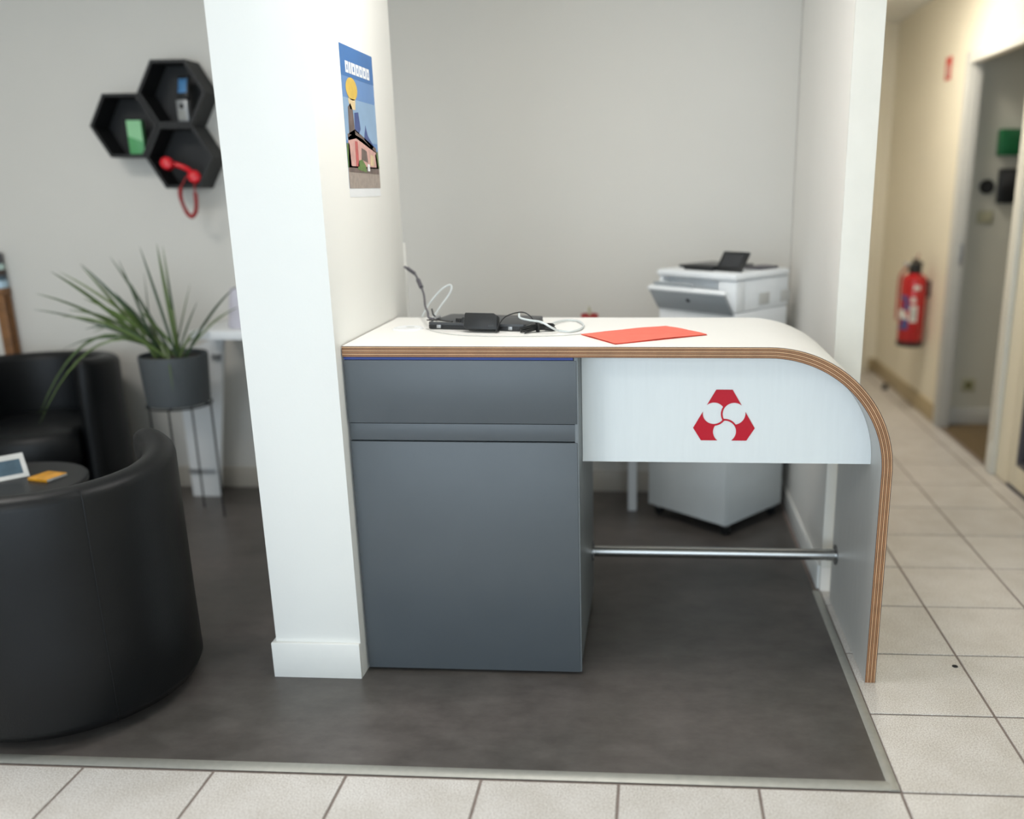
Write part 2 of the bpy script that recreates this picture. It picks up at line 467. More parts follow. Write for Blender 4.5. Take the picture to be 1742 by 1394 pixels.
# side room seen through the doorway
RM = 3.49
wall('wall_room', XH + 0.051, 3.1, RM, RM + 0.1, 0, CEIL, 'paint_room', 'dim grey-green wall of the side room')
wall('wall_room_far', 3.1, 3.2, 0.2, RM + 0.1, 0, CEIL, 'paint_room')
wall('wall_room_near', XH + 0.051, 3.1, 0.2, 0.3, 0, CEIL, 'paint_room')
struct(MB().box(XH + 0.02, 3.1, 0.3, RM, -0.02, 0.001).build('floor_room', 'wood_floor'), 'brown wood-look floor of the side room')
struct(MB().box(XH + 0.056, 3.09, RM - 0.013, RM + 0.001, 0.001, 0.10, 0.003).build('baseboard_room', 'trim_grey'), 'pale skirting of the side room')

# corridor end door
dr = struct(MB().box(0.20, 0.985, FAR - 0.020, FAR + 0.001, 0.006, 1.985, 0.003).build('door_1', 'paint_cream'), 'closed cream door at the end of the corridor')
dfm = MB()
dfm.box(0.989, 1.030, FAR - 0.028, FAR + 0.001, 0, 2.03, 0.003)
dfm.box(0.155, 0.196, FAR - 0.028, FAR + 0.001, 0, 2.03, 0.003)
dfm.box(0.197, 0.988, FAR - 0.028, FAR + 0.001, 1.989, 2.03, 0.003)
dfm.build('door_frame', 'paint_cream', dr)
dh = MB(); dh.cyl((0.30, FAR - 0.02, 1.0), (0.30, FAR - 0.07, 1.0), 0.009); dh.cyl((0.30, FAR - 0.065, 1.0), (0.42, FAR - 0.065, 1.0), 0.009)
dh.build('door_handle', 'silver', dr)

# glazed door in the corridor wall
gd = struct(MB().box(XH - 0.006, XH + 0.04, GY1 - 0.10, GY1, 0.02, GZ, 0.003).build('door_2', 'paint_cream'), 'cream framed glazed door at the right edge')
MB().box(XH - 0.006, XH + 0.04, GY0, GY0 + 0.10, 0.02, GZ, 0.003).build('door_stile', 'paint_cream', gd)
MB().box(XH - 0.006, XH + 0.04, GY0 + 0.1, GY1 - 0.1, 0.02, 0.13, 0.003).build('door_rail', 'paint_cream', gd)
MB().box(XH - 0.006, XH + 0.04, GY0 + 0.1, GY1 - 0.1, GZ - 0.1, GZ, 0.003).build('door_rail', 'paint_cream', gd)
g = MB()
for a, b_, c, d in ((GY1 - 0.118, GY1 - 0.1, 0.13, GZ - 0.1), (GY0 + 0.1, GY0 + 0.118, 0.13, GZ - 0.1), (GY0 + 0.118, GY1 - 0.118, 0.13, 0.148), (GY0 + 0.118, GY1 - 0.118, GZ - 0.118, GZ - 0.1)):
    g.box(XH - 0.010, XH + 0.03, a, b_, c, d)
g.build('gasket', 'gasket', gd)
MB().box(XH + 0.010, XH + 0.016, GY0 + 0.118, GY1 - 0.118, 0.148, GZ - 0.118).build('glass_pane', 'glass', gd)
MB().box(XH - 0.004, XH + 0.03, GY0, GY1, 0.0005, 0.018).build('threshold', 'gasket', gd)

# ceiling lights; the office panels are unseen, added to brighten the room
def ceiling_light(x, y, sx, sy, watts, warm, label):
    t = thing('ceiling_light', label, 'ceiling light', (x, y, CEIL), 0)
    f = MB()
    for a, b_, c, d in ((-sx, sx, -sy, -sy + .02), (-sx, sx, sy - .02, sy), (-sx, -sx + .02, -sy + .02, sy - .02), (sx - .02, sx, -sy + .02, sy - .02)):
        f.box(a, b_, c, d, -0.020, -0.001)
    f.build('frame', 'trim_white', t)
    MB().box(-sx + .02, sx - .02, -sy + .02, sy - .02, -0.010, -0.002).build('diffuser', 'diffuser_warm' if warm else 'diffuser_cool', t)
    l = bpy.data.lights.new('panel_lamp', 'AREA'); l.shape = 'RECTANGLE'; l.size = 2 * sx - .05; l.size_y = 2 * sy - .05
    l.energy = watts; l.color = (1.0, 0.94, 0.83) if warm else (1.0, 0.975, 0.94)
    o = bpy.data.objects.new('panel_lamp', l); COL.objects.link(o); o.parent = t; o.location = (0, 0, -0.022)
ceiling_light(-3.0, 0.5, .30, .30, FILL_PANEL_W, False, 'added square fill light panel on the ceiling above the armchairs')
ceiling_light(-0.85, 0.50, .30, .30, FILL_PANEL_W, False, 'added square fill light panel on the ceiling above the reception desk')
ceiling_light(-2.2, -1.9, .30, .30, FILL_PANEL_W, False, 'added square fill light panel on the ceiling near the shop window')
ceiling_light(0.45, 3.1, .20, .20, HALL_W, True, 'small warm ceiling light in the corridor beside the doorway')
ceiling_light(2.1, 1.6, .15, .15, ROOM_W, True, 'small warm ceiling light in the side room')

# ------------------------------------------------------------------ reception desk
DF, DB = 0.493, 1.05              # front, back
DXL, DXR = -1.430, 0.052          # left end, outside of the leg
DT = 0.975                        # top
CX, CZ, CR = -0.290, 0.633, 0.342 # bend
TH = 0.0295
desk = thing('reception_desk', 'white reception desk with plywood edge curving down into a leg and grey cabinet', 'desk', (-0.7, 0.77, 0))
IM = Matrix.Translation((0.7, -0.77, 0))
def dp(o):                        # desk parts are modelled in room coordinates
    o.parent = desk; o.matrix_parent_inverse = IM; return o
def bend_path(off):
    """profile line at depth off below the outside surface: (x, z)"""
    pts = [(DXL, DT - off), (-1.0, DT - off), (-0.6, DT - off)]
    for k in range(29):
        a = PI / 2 - (PI / 2) * k / 28
        pts.append((CX + (CR - off) * math.cos(a), CZ + (CR - off) * math.sin(a)))
    pts += [(CX + CR - off, 0.4), (CX + CR - off, 0.001)]
    return pts
layers = [('ply_skin', 1.2)]
for k in range(6): layers += [('ply_mid' if k % 2 else 'ply_light', 1.7), ('ply_dark', 1.25)]
layers[-1] = ('ply_skin', 1.1)
tot = sum(l[1] for l in layers); layers = [(a, b_ * TH / tot) for a, b_ in layers]
w = MB(); off = 0; paths = [bend_path(0)]
for nme, t in layers:
    off += t; paths.append(bend_path(off))
npt = len(paths[0])
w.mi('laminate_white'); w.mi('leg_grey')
for y in (DF, DB):
    for k, (nme, t) in enumerate(layers):
        A, B = paths[k], paths[k + 1]
        w.add([(p[0], y, p[1]) for p in A] + [(p[0], y, p[1]) for p in B], [(i, i + 1, npt + i + 1, npt + i) for i in range(npt - 1)], nme)
for k, (nme, t) in enumerate(layers):          # end grains
    for e in (0, npt - 1):
        a, b_ = paths[k][e], paths[k + 1][e]
        w.add([(a[0], DF, a[1]), (a[0], DB, a[1]), (b_[0], DB, b_[1]), (b_[0], DF, b_[1])], [(0, 1, 2, 3)], nme)
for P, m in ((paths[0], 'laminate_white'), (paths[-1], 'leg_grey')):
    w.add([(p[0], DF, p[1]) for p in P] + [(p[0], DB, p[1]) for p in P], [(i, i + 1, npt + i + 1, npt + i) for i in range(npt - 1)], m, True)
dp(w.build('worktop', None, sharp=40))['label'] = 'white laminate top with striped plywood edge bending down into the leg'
CXL, CXR = -1.428, -0.794
UND = DT - TH
c = MB()
c.box(CXL, CXR, DF + 0.020, DB - 0.004, 0.035, UND - 0.0005, 0.001)
dp(c.build('carcass', 'cabinet_edge'))
dp(MB().box(CXR - 0.010, CXR + 0.0005, DF + 0.003, DF + 0.0195, 0.012, UND - 0.0005, 0.0008).build('side_edge', 'cabinet_edge'))
dp(MB().box(CXL, CXR - 0.012, DF + 0.003, DF + 0.018, UND - 0.0075, UND - 0.0008).build('drawer_box_edge', 'blue_edge'))['label'] = 'thin blue line above the drawer'
dp(MB().box(CXL, CXR - 0.0035, DF, DF + 0.019, 0.7625, UND - 0.0085, 0.0012).build('drawer_front', 'cabinet_grey'))
dp(MB().box(CXL + 0.001, CXR - 0.0035, DF + 0.004, DF + 0.019, 0.7125, 0.7605, 0.0012).build('handle_strip', 'cabinet_grey'))
dp(MB().box(CXL + 0.001, CXR - 0.0035, DF, DF + 0.019, 0.012, 0.7095, 0.0015).build('cabinet_door', 'cabinet_grey'))
dp(MB().box(CXL + 0.02, CXR - 0.02, DF + 0.03, DB - 0.03, 0.003, 0.034).build('plinth', 'dark_gap'))
# white front panel under the top, following the bend
FY = 0.613; FZ = 0.622
ip = [(CXR + 0.001, UND - 0.0006), (-0.6, UND - 0.0006)]
for k in range(29):
    a = PI / 2 - (PI / 2) * k / 28
    ip.append((CX + (CR - TH - 0.0006) * math.cos(a), CZ + (CR - TH - 0.0006) * math.sin(a)))
ip += [(CX + CR - TH - 0.0006, FZ), (CXR + 0.001, FZ)]
MF = Matrix(((1, 0, 0, 0), (0, 0, 1, FY), (0, 1, 0, 0), (0, 0, 0, 1)))
dp(MB().prism(ip, 0.019, MF).build('front_panel', 'panel_white'))['label'] = 'white panel below the top'
# red emblem: hexagon with three discs cut out, divided by thin swirling bands
S = 0.1725 / 1045
def lp(x, y): return Vector(((x - 815) * S, (745 - y) * S))
hexa = [lp(*p) for p in ((670, 213), (945, 213), (1338, 882), (1203, 1101), (430, 1101), (293, 882))]
circ = [(lp(640, 624), 189 * S), (lp(980, 631), 193 * S), (lp(828, 946), 196 * S)]
BAND = 29 * S
V = list(hexa); Ed = [(i, (i + 1) % 6) for i in range(6)]
for c_, r_ in circ:
    for rr in (r_, r_ + BAND):
        b0 = len(V); N = 56
        V += [c_ + Vector((math.cos(2 * PI * k / N), math.sin(2 * PI * k / N))) * rr for k in range(N)]
        Ed += [(b0 + k, b0 + (k + 1) % N) for k in range(N)]
vo, eo, fo, _, _, _ = delaunay_2d_cdt(V, Ed, [], 0, 1e-7)
def in_hex(p):
    return all((hexa[(i + 1) % 6] - hexa[i]).cross(p - hexa[i]) < 1e-9 for i in range(6))
def is_red(p):
    if not in_hex(p): return False
    d = [(p - c_).length for c_, _ in circ]; r_ = [q for _, q in circ]
    if d[1] < r_[1] and not d[2] < r_[2] + BAND: return False     # upper right disc
    if d[0] < r_[0] and not d[1] < r_[1] + BAND: return False     # upper left disc
    if d[2] < r_[2] and not d[0] < r_[0] + BAND: return False     # lower disc
    return True
lg = MB()
keep = [f for f in fo if is_red(sum((vo[i] for i in f), Vector((0, 0))) / len(f))]
LC = (-0.393, FY - 0.0028, 0.747)
vs, fs = lg.add([(LC[0] + p.x, LC[1], LC[2] + p.y) for p in vo], keep)
ex = bmesh.ops.extrude_face_region(lg.bm, geom=fs)
bmesh.ops.translate(lg.bm, vec=(0, 0.0026, 0), verts=[e for e in ex['geom'] if isinstance(e, bmesh.types.BMVert)])
bmesh.ops.delete(lg.bm, geom=[v for v in lg.bm.verts if not v.link_faces], context='VERTS')
dp(lg.build('emblem', 'logo_red'))['label'] = 'glossy red three-part emblem on the front panel'
# foot rail
RY, RZ = 0.985, 0.190
XI = DXR - TH
rail = dp(MB().cyl((CXR + 0.004, RY, RZ), (XI - 0.030, RY, RZ), 0.0188, 24).build('foot_rail', 'steel')); rail['label'] = 'brushed steel foot rail'
MB().cyl((XI - 0.032, RY, RZ), (XI - 0.002, RY, RZ), 0.0200, 24).build('rail_sleeve', 'steel', rail).matrix_parent_inverse = IM @ Matrix.Identity(4)
rail.children[-1].matrix_parent_inverse = Matrix.Identity(4)
for xa, xb in ((CXR + 0.0006, CXR + 0.0046), (XI - 0.0046, XI - 0.0006)):
    fln = MB().cyl((xa, RY, RZ), (xb, RY, RZ), 0.034, 28).build('rail_flange', 'chrome', rail)
    for k in range(3):
        a = PI / 2 + k * 2 * PI / 3
        xx = xb if xa < -0.5 else xa
        sgn = 1 if xa < -0.5 else -1
        MB().cyl((xx, RY + 0.026 * math.cos(a), RZ + 0.026 * math.sin(a)), (xx + sgn * 0.003, RY + 0.026 * math.cos(a), RZ + 0.026 * math.sin(a)), 0.004, 10).build('screw', 'chrome', fln)

# ------------------------------------------------------------------ things on the desk
Z0 = DT + 0.0004
# laptop
lt = thing('laptop', 'closed dark grey laptop lying on the white desk top', 'laptop', (-1.268, 0.797, Z0), R(-9.5))
LW, LD = 0.305, 0.190
def rrect(w_, d_, r_, n=5):
    out = []
    for cx_, cy_, a0 in ((w_ - r_, r_, -PI / 2), (w_ - r_, d_ - r_, 0), (r_, d_ - r_, PI / 2), (r_, r_, PI)):
        for k in range(n + 1):
            a = a0 + PI / 2 * k / n
            out.append((cx_ + r_ * math.cos(a), cy_ + r_ * math.sin(a)))
    return out
MB().prism(rrect(LW, LD, 0.008), 0.0105, Matrix.Translation((0, 0, 0.0015)), bev=0.0015).build('base', 'black_plastic', lt)
MB().prism(rrect(LW, LD, 0.009), 0.0075, Matrix.Translation((0, 0, 0.0130)), bev=0.002).build('lid', 'laptop_grey', lt)
MB().box(0.006, LW - 0.006, 0.002, LD - 0.003, 0.0115, 0.0135).build('hinge_gap', 'black_matte', lt)
for x in (0.028, 0.252):
    MB().box(x, x + 0.013, -0.0012, 0.008, 0.0035, 0.0135, 0.0008).build('hinge', 'silver', lt)
st = MB().box(0.010, 0.058, 0.014, 0.034, 0.0204, 0.0209).build('sticker', 'label_white', lt); st['label'] = 'white printed sticker'
sb = MB()
for k in range(9): sb.box(0.016 + k * 0.0042, 0.016 + k * 0.0042 + (0.0012 if k % 3 else 0.0024), 0.018, 0.030, 0.0209, 0.0211)
sb.build('barcode', 'black_matte', st)
for x, y in ((0.02, 0.012), (LW - 0.02, 0.012), (0.02, LD - 0.012), (LW - 0.02, LD - 0.012)):
    MB().lathe([(0.005, 0), (0.005, 0.0016)], (x, y, 0), 10).build('rubber_foot', 'black_matte', lt)
# security cable
lk = thing('security_cable', 'dark grey lock cable rising from the laptop to the pillar', 'cable', (-1.262, 0.86, Z0 + 0.021))
p0 = Vector((-1.262, 0.86, Z0 + 0.021))
cp = [Vector(p) - p0 for p in ((-1.256, 0.825, 1.0015), (-1.275, 0.84, 1.004), (-1.292, 0.90, 1.012), (-1.322, 0.99, 1.020), (-1.350, 1.09, 1.046), (-1.375, 1.13, 1.085), (-1.399, 1.165, 1.110), (-1.4335, 1.18, 1.128))]
MB().tube(spline(cp, 8), 0.0036, 8).build('cable', 'cable_grey', lk)
a_, b_ = spline(cp, 8)[36], spline(cp, 8)[41]
MB().cyl(a_, b_, 0.0072, 12).build('cable_joint', 'cable_grey', lk)
a_, b_ = spline(cp, 8)[47], spline(cp, 8)[53]
MB().cyl(a_, b_, 0.0060, 12).build('cable_joint', 'cable_grey', lk)
lh = MB(); lh.cyl(Vector((-1.262, 0.835, 0.9975)) - p0, Vector((-1.250, 0.872, 1.0025)) - p0, 0.0055, 12)
lh.build('lock_head', 'silver', lk)
MB().tube([Vector(p) - p0 for p in ((-1.254, 0.850, 1.001), (-1.266, 0.862, 1.010), (-1.272, 0.872, 1.026))], 0.0028, 8).build('lock_pin', 'black_plastic', lk)
# power adapter, leaning on the laptop
ad = thing('power_adapter', 'black laptop power adapter leaning against the laptop edge', 'power adapter', (-1.096, 0.722, Z0), R(-8))
tilt = Matrix.Rotation(R(-22), 4, 'X')
AB = Matrix.Translation((0, 0.0, 0.0112)) @ tilt
ap = [(-0.052, 0.007), (-0.052, 0.046), (-0.049, 0.049), (0.036, 0.049), (0.048, 0.042), (0.050, 0.0), (-0.040, 0.0)]
PA = AB @ Matrix(((1, 0, 0, 0), (0, 0, 1, 0), (0, 1, 0, 0), (0, 0, 0, 1)))
MB().prism(ap, 0.028, PA, bev=0.003).build('body', 'black_plastic', ad)
rl = MB()
for k in range(4): rl.box(-0.0655 - k * 0.0052, -0.0625 - k * 0.0052, 0.009, 0.019, 0.0225 , 0.0335, 0.001, M=AB)
rl.box(-0.0625, -0.0505, 0.008, 0.020, 0.019, 0.037, 0.003, M=AB)
rl.build('plug', 'black_plastic', ad)
inv = (Matrix.Translation((-1.096, 0.722, Z0)) @ Matrix.Rotation(R(-8), 4, 'Z')).inverted()
tail = [(-1.178, 0.7285, 1.0075), (-1.20, 0.745, 1.0065), (-1.23, 0.77, 1.006), (-1.262, 0.792, 1.003), (-1.274, 0.815, 1.000)]
MB().tube([inv @ q for q in spline(tail, 6)], 0.0022, 8).build('mains_cable', 'black_plastic', ad)
lead = [(-1.048, 0.712, 0.979), (-1.040, 0.716, 1.000), (-1.022, 0.745, 1.021), (-0.985, 0.79, 1.027), (-0.960, 0.795, 1.016), (-0.945, 0.775, 1.002), (-0.930, 0.765, 0.992)]
MB().tube([inv @ Vector(q) for q in spline(lead, 6)], 0.0017, 8).build('output_cable', 'black_plastic', ad)
cu = bpy.data.curves.new('rating_text', 'FONT'); cu.body = '65W'; cu.size = 0.0085; cu.extrude = 0.0002; cu.materials.append(MATS['laptop_grey'])
tmp = bpy.data.objects.new('rating_text', cu); COL.objects.link(tmp)
bpy.context.view_layer.update()
tme = bpy.data.meshes.new_from_object(tmp.evaluated_get(bpy.context.evaluated_depsgraph_get()))
bpy.data.objects.remove(tmp, do_unlink=True)
tx = bpy.data.objects.new('rating_text', tme); COL.objects.link(tx); tx.parent = ad
tx.matrix_local = AB @ Matrix.Translation((0.024, -0.0003, 0.008)) @ Matrix.Rotation(R(90), 4, 'X')
# bundle of black cable held by a tie
bu = thing('cable_bundle', 'black folded cable bundle tied beside the laptop corner', 'cable', (-0.93, 0.745, Z0), R(28))
for k in range(7):
    z = 0.004 + (k % 4) * 0.0042; y = -0.010 + k * 0.0034
    q = [(-0.048 - (k % 3) * 0.004, y * 2.0, max(0.003, z - 0.002)), (-0.02, y, z + 0.003), (0.0, y * 0.5, z + 0.004), (0.022, y * 0.8, z + 0.002), (0.044 + (k % 2) * 0.006, y * 1.4, max(0.003, z - 0.003)), (0.046, y * 1.4 + 0.004, z + 0.003), (0.02, y * 0.7, z + 0.005)]
    MB().tube(spline(q, 5), 0.0024, 8).build('cable_loop', 'black_plastic', bu)
MB().tube([(-0.001 + 0.0005 * math.cos(a), 0.011 * math.cos(a), 0.013 + 0.0125 * math.sin(a)) for a in [2 * PI * k / 16 for k in range(16)]], 0.004, 8, closed=True).build('cable_tie', 'black_matte', bu)
# white cable
wc = thing('white_cable', 'thick white cable making a flat loop right of the laptop', 'cable', (-0.87, 0.84, Z0))
o0 = Vector((-0.87, 0.84, Z0))
q = [(-0.990, 0.79, 1.024), (-0.985, 0.765, 1.014), (-0.955, 0.742, 1.010), (-0.915, 0.715, 1.008), (-0.884, 0.71, 0.992), (-0.868, 0.735, 0.981), (-0.835, 0.725, 0.9795), (-0.808, 0.775, 0.9795), (-0.806, 0.86, 0.9795), (-0.83, 0.94, 0.9795), (-0.865, 0.955, 0.980), (-0.893, 0.90, 0.982), (-0.902, 0.83, 0.985), (-0.905, 0.79, 0.988)]
MB().tube([p - o0 for p in spline(q, 7)], 0.0032, 10).build('cable', 'cable_white', wc)
th_ = thing('thin_cable', 'thin pale cable lying flat on the desk in front of the laptop', 'cable', (-1.1, 0.68, Z0))
o0 = Vector((-1.1, 0.68, Z0))
q = [(-1.275, 0.80, .9768), (-1.23, 0.735, .9768), (-1.15, 0.675, .9768), (-1.05, 0.655, .9768), (-0.95, 0.655, .9768), (-0.86, 0.668, .9768), (-0.80, 0.70, .9768)]
MB().tube([p - o0 for p in spline(q, 8)], 0.0012, 6).build('cable', 'trim_grey', th_)
gr = thing('cable_grommet', 'round white cable grommet set into the left of the desk top', 'grommet', (-1.330, 0.800, DT))
MB().lathe([(0.0, 0.002), (0.036, 0.002), (0.037, 0.0045), (0.043, 0.0045), (0.047, 0.0002)], (0, 0, 0), 36).build('ring', 'white_plastic', gr)
MB().box(-0.012, 0.012, 0.018, 0.036, 0.0019, 0.0024).build('slot', 'trim_grey', gr)
wl = thing('charging_cable', 'translucent white cord looping up behind the laptop', 'cable', (-1.30, 1.03, Z0))
o0 = Vector((-1.30, 1.03, Z0))
q = [(-1.345, 1.035, 0.9785), (-1.335, 1.04, 1.00), (-1.310, 1.045, 1.035), (-1.278, 1.05, 1.068), (-1.252, 1.05, 1.080), (-1.247, 1.045, 1.066), (-1.262, 1.04, 1.040), (-1.285, 1.03, 1.010), (-1.305, 1.02, 0.9785)]
MB().tube([p - o0 for p in spline(q, 7)], 0.0028, 8).build('cord', 'cable_white', wl)
# coral envelope
en = thing('envelope', 'coral red paper envelope lying askew on the desk top', 'envelope', (-0.624, 0.689, DT))
cor = [Vector((-0.801, 0.692, 0)), Vector((-0.696, 0.527, 0)), Vector((-0.442, 0.690, 0)), Vector((-0.556, 0.853, 0))]
cen = Vector((-0.624, 0.689, 0)); cor = [p - cen for p in cor]
def sheet(cs, z, t, nx=14, ny=10, wav=0.0012, seed=0, m='paper_coral'):
    rnd = random.Random(seed); b = MB(); v = []; f = []
    ph = [rnd.uniform(0, 6) for _ in range(4)]
    for s_ in (0, 1):
        for i in range(nx + 1):
            for j in range(ny + 1):
                u, w_ = i / nx, j / ny
                p = cs[0] * (1 - u) * (1 - w_) + cs[1] * (1 - u) * w_ + cs[2] * u * w_ + cs[3] * u * (1 - w_)
                h = wav * (1 + math.sin(7 * u + ph[0]) * math.sin(5 * w_ + ph[1]) + 0.5 * math.sin(13 * u + ph[2]) * math.sin(11 * w_ + ph[3]))
                v.append((p.x, p.y, z + max(0, h) + s_ * t))
    k = ny + 1; off_ = (nx + 1) * k
    for i in range(nx):
        for j in range(ny):
            a = i * k + j
            f.append((a, a + 1, a + k + 1, a + k)); f.append((off_ + a, off_ + a + k, off_ + a + k + 1, off_ + a + 1))
    rim = [i * k for i in range(nx + 1)] + [nx * k + j for j in range(1, k)] + [i * k + ny for i in range(nx - 1, -1, -1)] + [j for j in range(ny - 1, 0, -1)]
    for a, b2 in zip(rim, rim[1:] + rim[:1]): f.append((a, b2, off_ + b2, off_ + a))
    b.add(v, f, m, True); return b
sheet([p * 0.997 + Vector((0.001, -0.0015, 0)) for p in cor], 0.0004, 0.0012, wav=0.0003, seed=2, m='paper_coral_dark').build('back_sheet', 'paper_coral_dark', en)
sheet(cor, 0.0021, 0.0008, wav=0.0010, seed=1).build('front_sheet', 'paper_coral', en)

# ------------------------------------------------------------------ armchairs
def sweep_shell(a0, a1, n, sec, parent_mb, endn=7):
    """sec(a, e) -> list of (r, z); e: 0..1 end rounding"""
    rows = []
    tot_ = a1 - a0
    ea = R(11)
    angs = []
    for k in range(endn): angs.append((a0 + ea * (1 - math.cos(PI / 2 * k / endn)), math.sin(PI / 2 * k / endn)))
    for k in range(n + 1): angs.append((a0 + ea + (tot_ - 2 * ea) * k / n, 1.0))
    for k in range(endn - 1, -1, -1): angs.append((a1 - ea * (1 - math.cos(PI / 2 * k / endn)), math.sin(PI / 2 * k / endn)))
    v = []
    for a, e in angs:
        s_ = sec(a, e)
        rows.append(len(s_))
        for r_, z in s_: v.append((r_ * math.cos(a), r_ * math.sin(a), z))
    k = rows[0]; f = []
    for i in range(len(angs) - 1):
        for j in range(k):
            f.append((i * k + j, i * k + (j + 1) % k, (i + 1) * k + (j + 1) % k, (i + 1) * k + j))
    f.append(tuple(range(k - 1, -1, -1))); f.append(tuple(range((len(angs) - 1) * k, len(angs) * k)))
    parent_mb.add(v, f, None, True)

def make_armchair(label, loc, rz):
    """opening faces local +Y"""
    t = thing('tub_armchair', label, 'armchair', loc, rz, 'black leather tub armchairs')
    half = R(46)
    a0 = PI / 2 + half; a1 = PI / 2 + 2 * PI - half
    RO, TK = 0.330, 0.085
    def sec(a, e):
        d = abs(((a - 1.5 * PI) + PI) % (2 * PI) - PI) / (PI - half)      # 0 at the back, 1 at arm fronts
        top = 0.680 + 0.038 * d ** 2
        mid = RO - TK / 2 - 0.002
        hw = TK / 2 * (0.12 + 0.88 * e)
        tp = top - 0.05 * (1 - e) ** 1.5
        out = []
        zb = 0.035
        ro = mid + hw; ri = mid - hw
        out.append((mid, zb)); out.append((ro - 0.01 * e, zb + 0.002)); out.append((ro + 0.004, zb + 0.03)); out.append((ro + 0.002, 0.25)); out.append((ro + 0.002, 0.50))
        for k in range(9):
            q = PI * k / 8
            out.append((mid + 0.003 + hw * math.cos(q), tp - hw * 0.75 + hw * 0.75 * math.sin(q)))
        out.append((ri + 0.002, 0.50)); out.append((ri, 0.25)); out.append((ri, zb + 0.002))
        return out
    b = MB(); sweep_shell(a0, a1, 44, sec, b)
    b.build('backrest', 'black_leather', t, sharp=60)
    # seams on the outside
    for sa in (1.5 * PI - R(30), 1.5 * PI + R(30)):
        pts = [(r_, z) for r_, z in sec(sa, 1)[1:9]]
        MB().tube([((r_ + 0.0006) * math.cos(sa), (r_ + 0.0006) * math.sin(sa), z) for r_, z in pts], 0.0016, 6).build('seam', 'black_leather', t)
    # seat cushion: disc with rounded front filling the opening
    def plan(r_in, r_front):
        out = []
        for k in range(48):
            a = 2 * PI * k / 48
            d = abs(((a - PI / 2) + PI) % (2 * PI) - PI)
            w_ = 1 if d < half * 0.80 else max(0, 1 - (d - half * 0.80) / (half * 0.25))
            out.append((r_in + (r_front - r_in) * w_, a))
        return out
    def disc(zs, name, m):
        b = MB(); v = []; f = []
        for dr_, z in zs:
            for r_, a in plan(0.240, 0.305):
                v.append(((r_ + dr_) * math.cos(a), (r_ + dr_) * math.sin(a), z))
        n = 48
        for i in range(len(zs) - 1):
            for k in range(n): f.append((i * n + k, i * n + (k + 1) % n, (i + 1) * n + (k + 1) % n, (i + 1) * n + k))
        f.append(tuple(range(n - 1, -1, -1))); f.append(tuple(range((len(zs) - 1) * n, len(zs) * n)))
        b.add(v, f, None, True); return b.build(name, m, t, sharp=60)
    disc([(-0.03, 0.275), (-0.006, 0.280), (0.002, 0.300), (0.006, 0.345), (0.003, 0.392), (-0.010, 0.415), (-0.04, 0.427), (-0.12, 0.434), (-0.20, 0.436)], 'seat_cushion', 'black_leather')
    disc([(-0.015, 0.036), (-0.005, 0.045), (-0.004, 0.26), (-0.012, 0.272)], 'seat_base', 'black_leather')
    for a in (45, 135, 225, 315):
        MB().lathe([(0.020, 0.0), (0.024, 0.036)], (0.205 * math.cos(R(a)), 0.205 * math.sin(R(a)), 0.0), 14).build('foot', 'black_plastic', t)
    return t
ZV = 0.0026        # top of the vinyl
make_armchair('black leather tub armchair in the foreground, seen from behind', (-2.228, 0.350, ZV), R(19))
make_armchair('black leather tub armchair against the back wall, facing the camera', (-3.225, 1.765, ZV), R(-160))

# coffee table and magazines
ct = thing('coffee_table', 'round black coffee table between the two armchairs', 'table', (-2.79, 0.93, ZV))
MB().lathe([(0.0, 0.405), (0.245, 0.405), (0.250, 0.409), (0.250, 0.421), (0.246, 0.425), (0.0, 0.425)], (0, 0, 0), 48).build('table_top', 'black_plastic', ct)
MB().lathe([(0.022, 0.012), (0.022, 0.404)], (0, 0, 0), 20).build('column', 'black_plastic', ct)
MB().lathe([(0.17, 0.0), (0.17, 0.006), (0.03, 0.018), (0.0, 0.018)], (0, 0, 0), 40).build('base', 'black_plastic', ct)
ZT = ZV + 0.4256
def magazine(loc, rz, w_, h_, t_, cover, spine, label, inner=None):
    t = thing('magazine', label, 'magazine', loc, rz)
    MB().box(-w_ / 2, w_ / 2, -h_ / 2, h_ / 2, 0.0008, t_ - 0.0008, 0.0004).build('pages', 'mag_white', t)
    MB().box(-w_ / 2 - .0015, w_ / 2 + .0005, -h_ / 2 - .0005, h_ / 2 + .0005, t_ - 0.0008, t_, 0.0003).build('cover', cover, t)
    MB().box(-w_ / 2 - .0025, -w_ / 2 - .0012, -h_ / 2 - .0005, h_ / 2 + .0005, 0, t_, 0.0003).build('spine', spine, t)
    if inner: MB().box(-w_ / 2 + .02, w_ / 2 - .05, -h_ / 2 + .02, h_ / 2 - .02, t_, t_ + 0.0004).build('cover_picture', inner, t)
    return t
magazine((-2.675, 0.985, ZT), R(75), 0.08, 0.085, 0.010, 'mag_orange', 'mag_orange', 'thin orange magazine on the coffee table')
# open leaflet standing like a tent
lf = thing('leaflet', 'white leaflet standing folded on the coffee table', 'leaflet', (-2.838, 0.985, ZT), R(-42))
for sgn in (-1, 1):
    M = Matrix.Translation((0, 0, 0.0006)) @ Matrix.Rotation(R(34 * sgn), 4, 'Y')
    pn = MB(); pn.box(-0.0006, 0.0006, -0.07, 0.07, -0.0, 0.09, M=Matrix.Translation((sgn * 0.050, 0, 0.0005)) @ Matrix.Rotation(R(-34 * sgn), 4, 'Y'))
    po = pn.build('leaf_panel', 'mag_white', lf)
    pc = MB(); pc.box(0.0006 if sgn > 0 else -0.001, 0.001 if sgn > 0 else -0.0006, -0.055, 0.055, 0.015, 0.07, M=Matrix.Translation((sgn * 0.050, 0, 0.0005)) @ Matrix.Rotation(R(-34 * sgn), 4, 'Y'))
    pc.build('printed_picture', 'mag_blue', po)

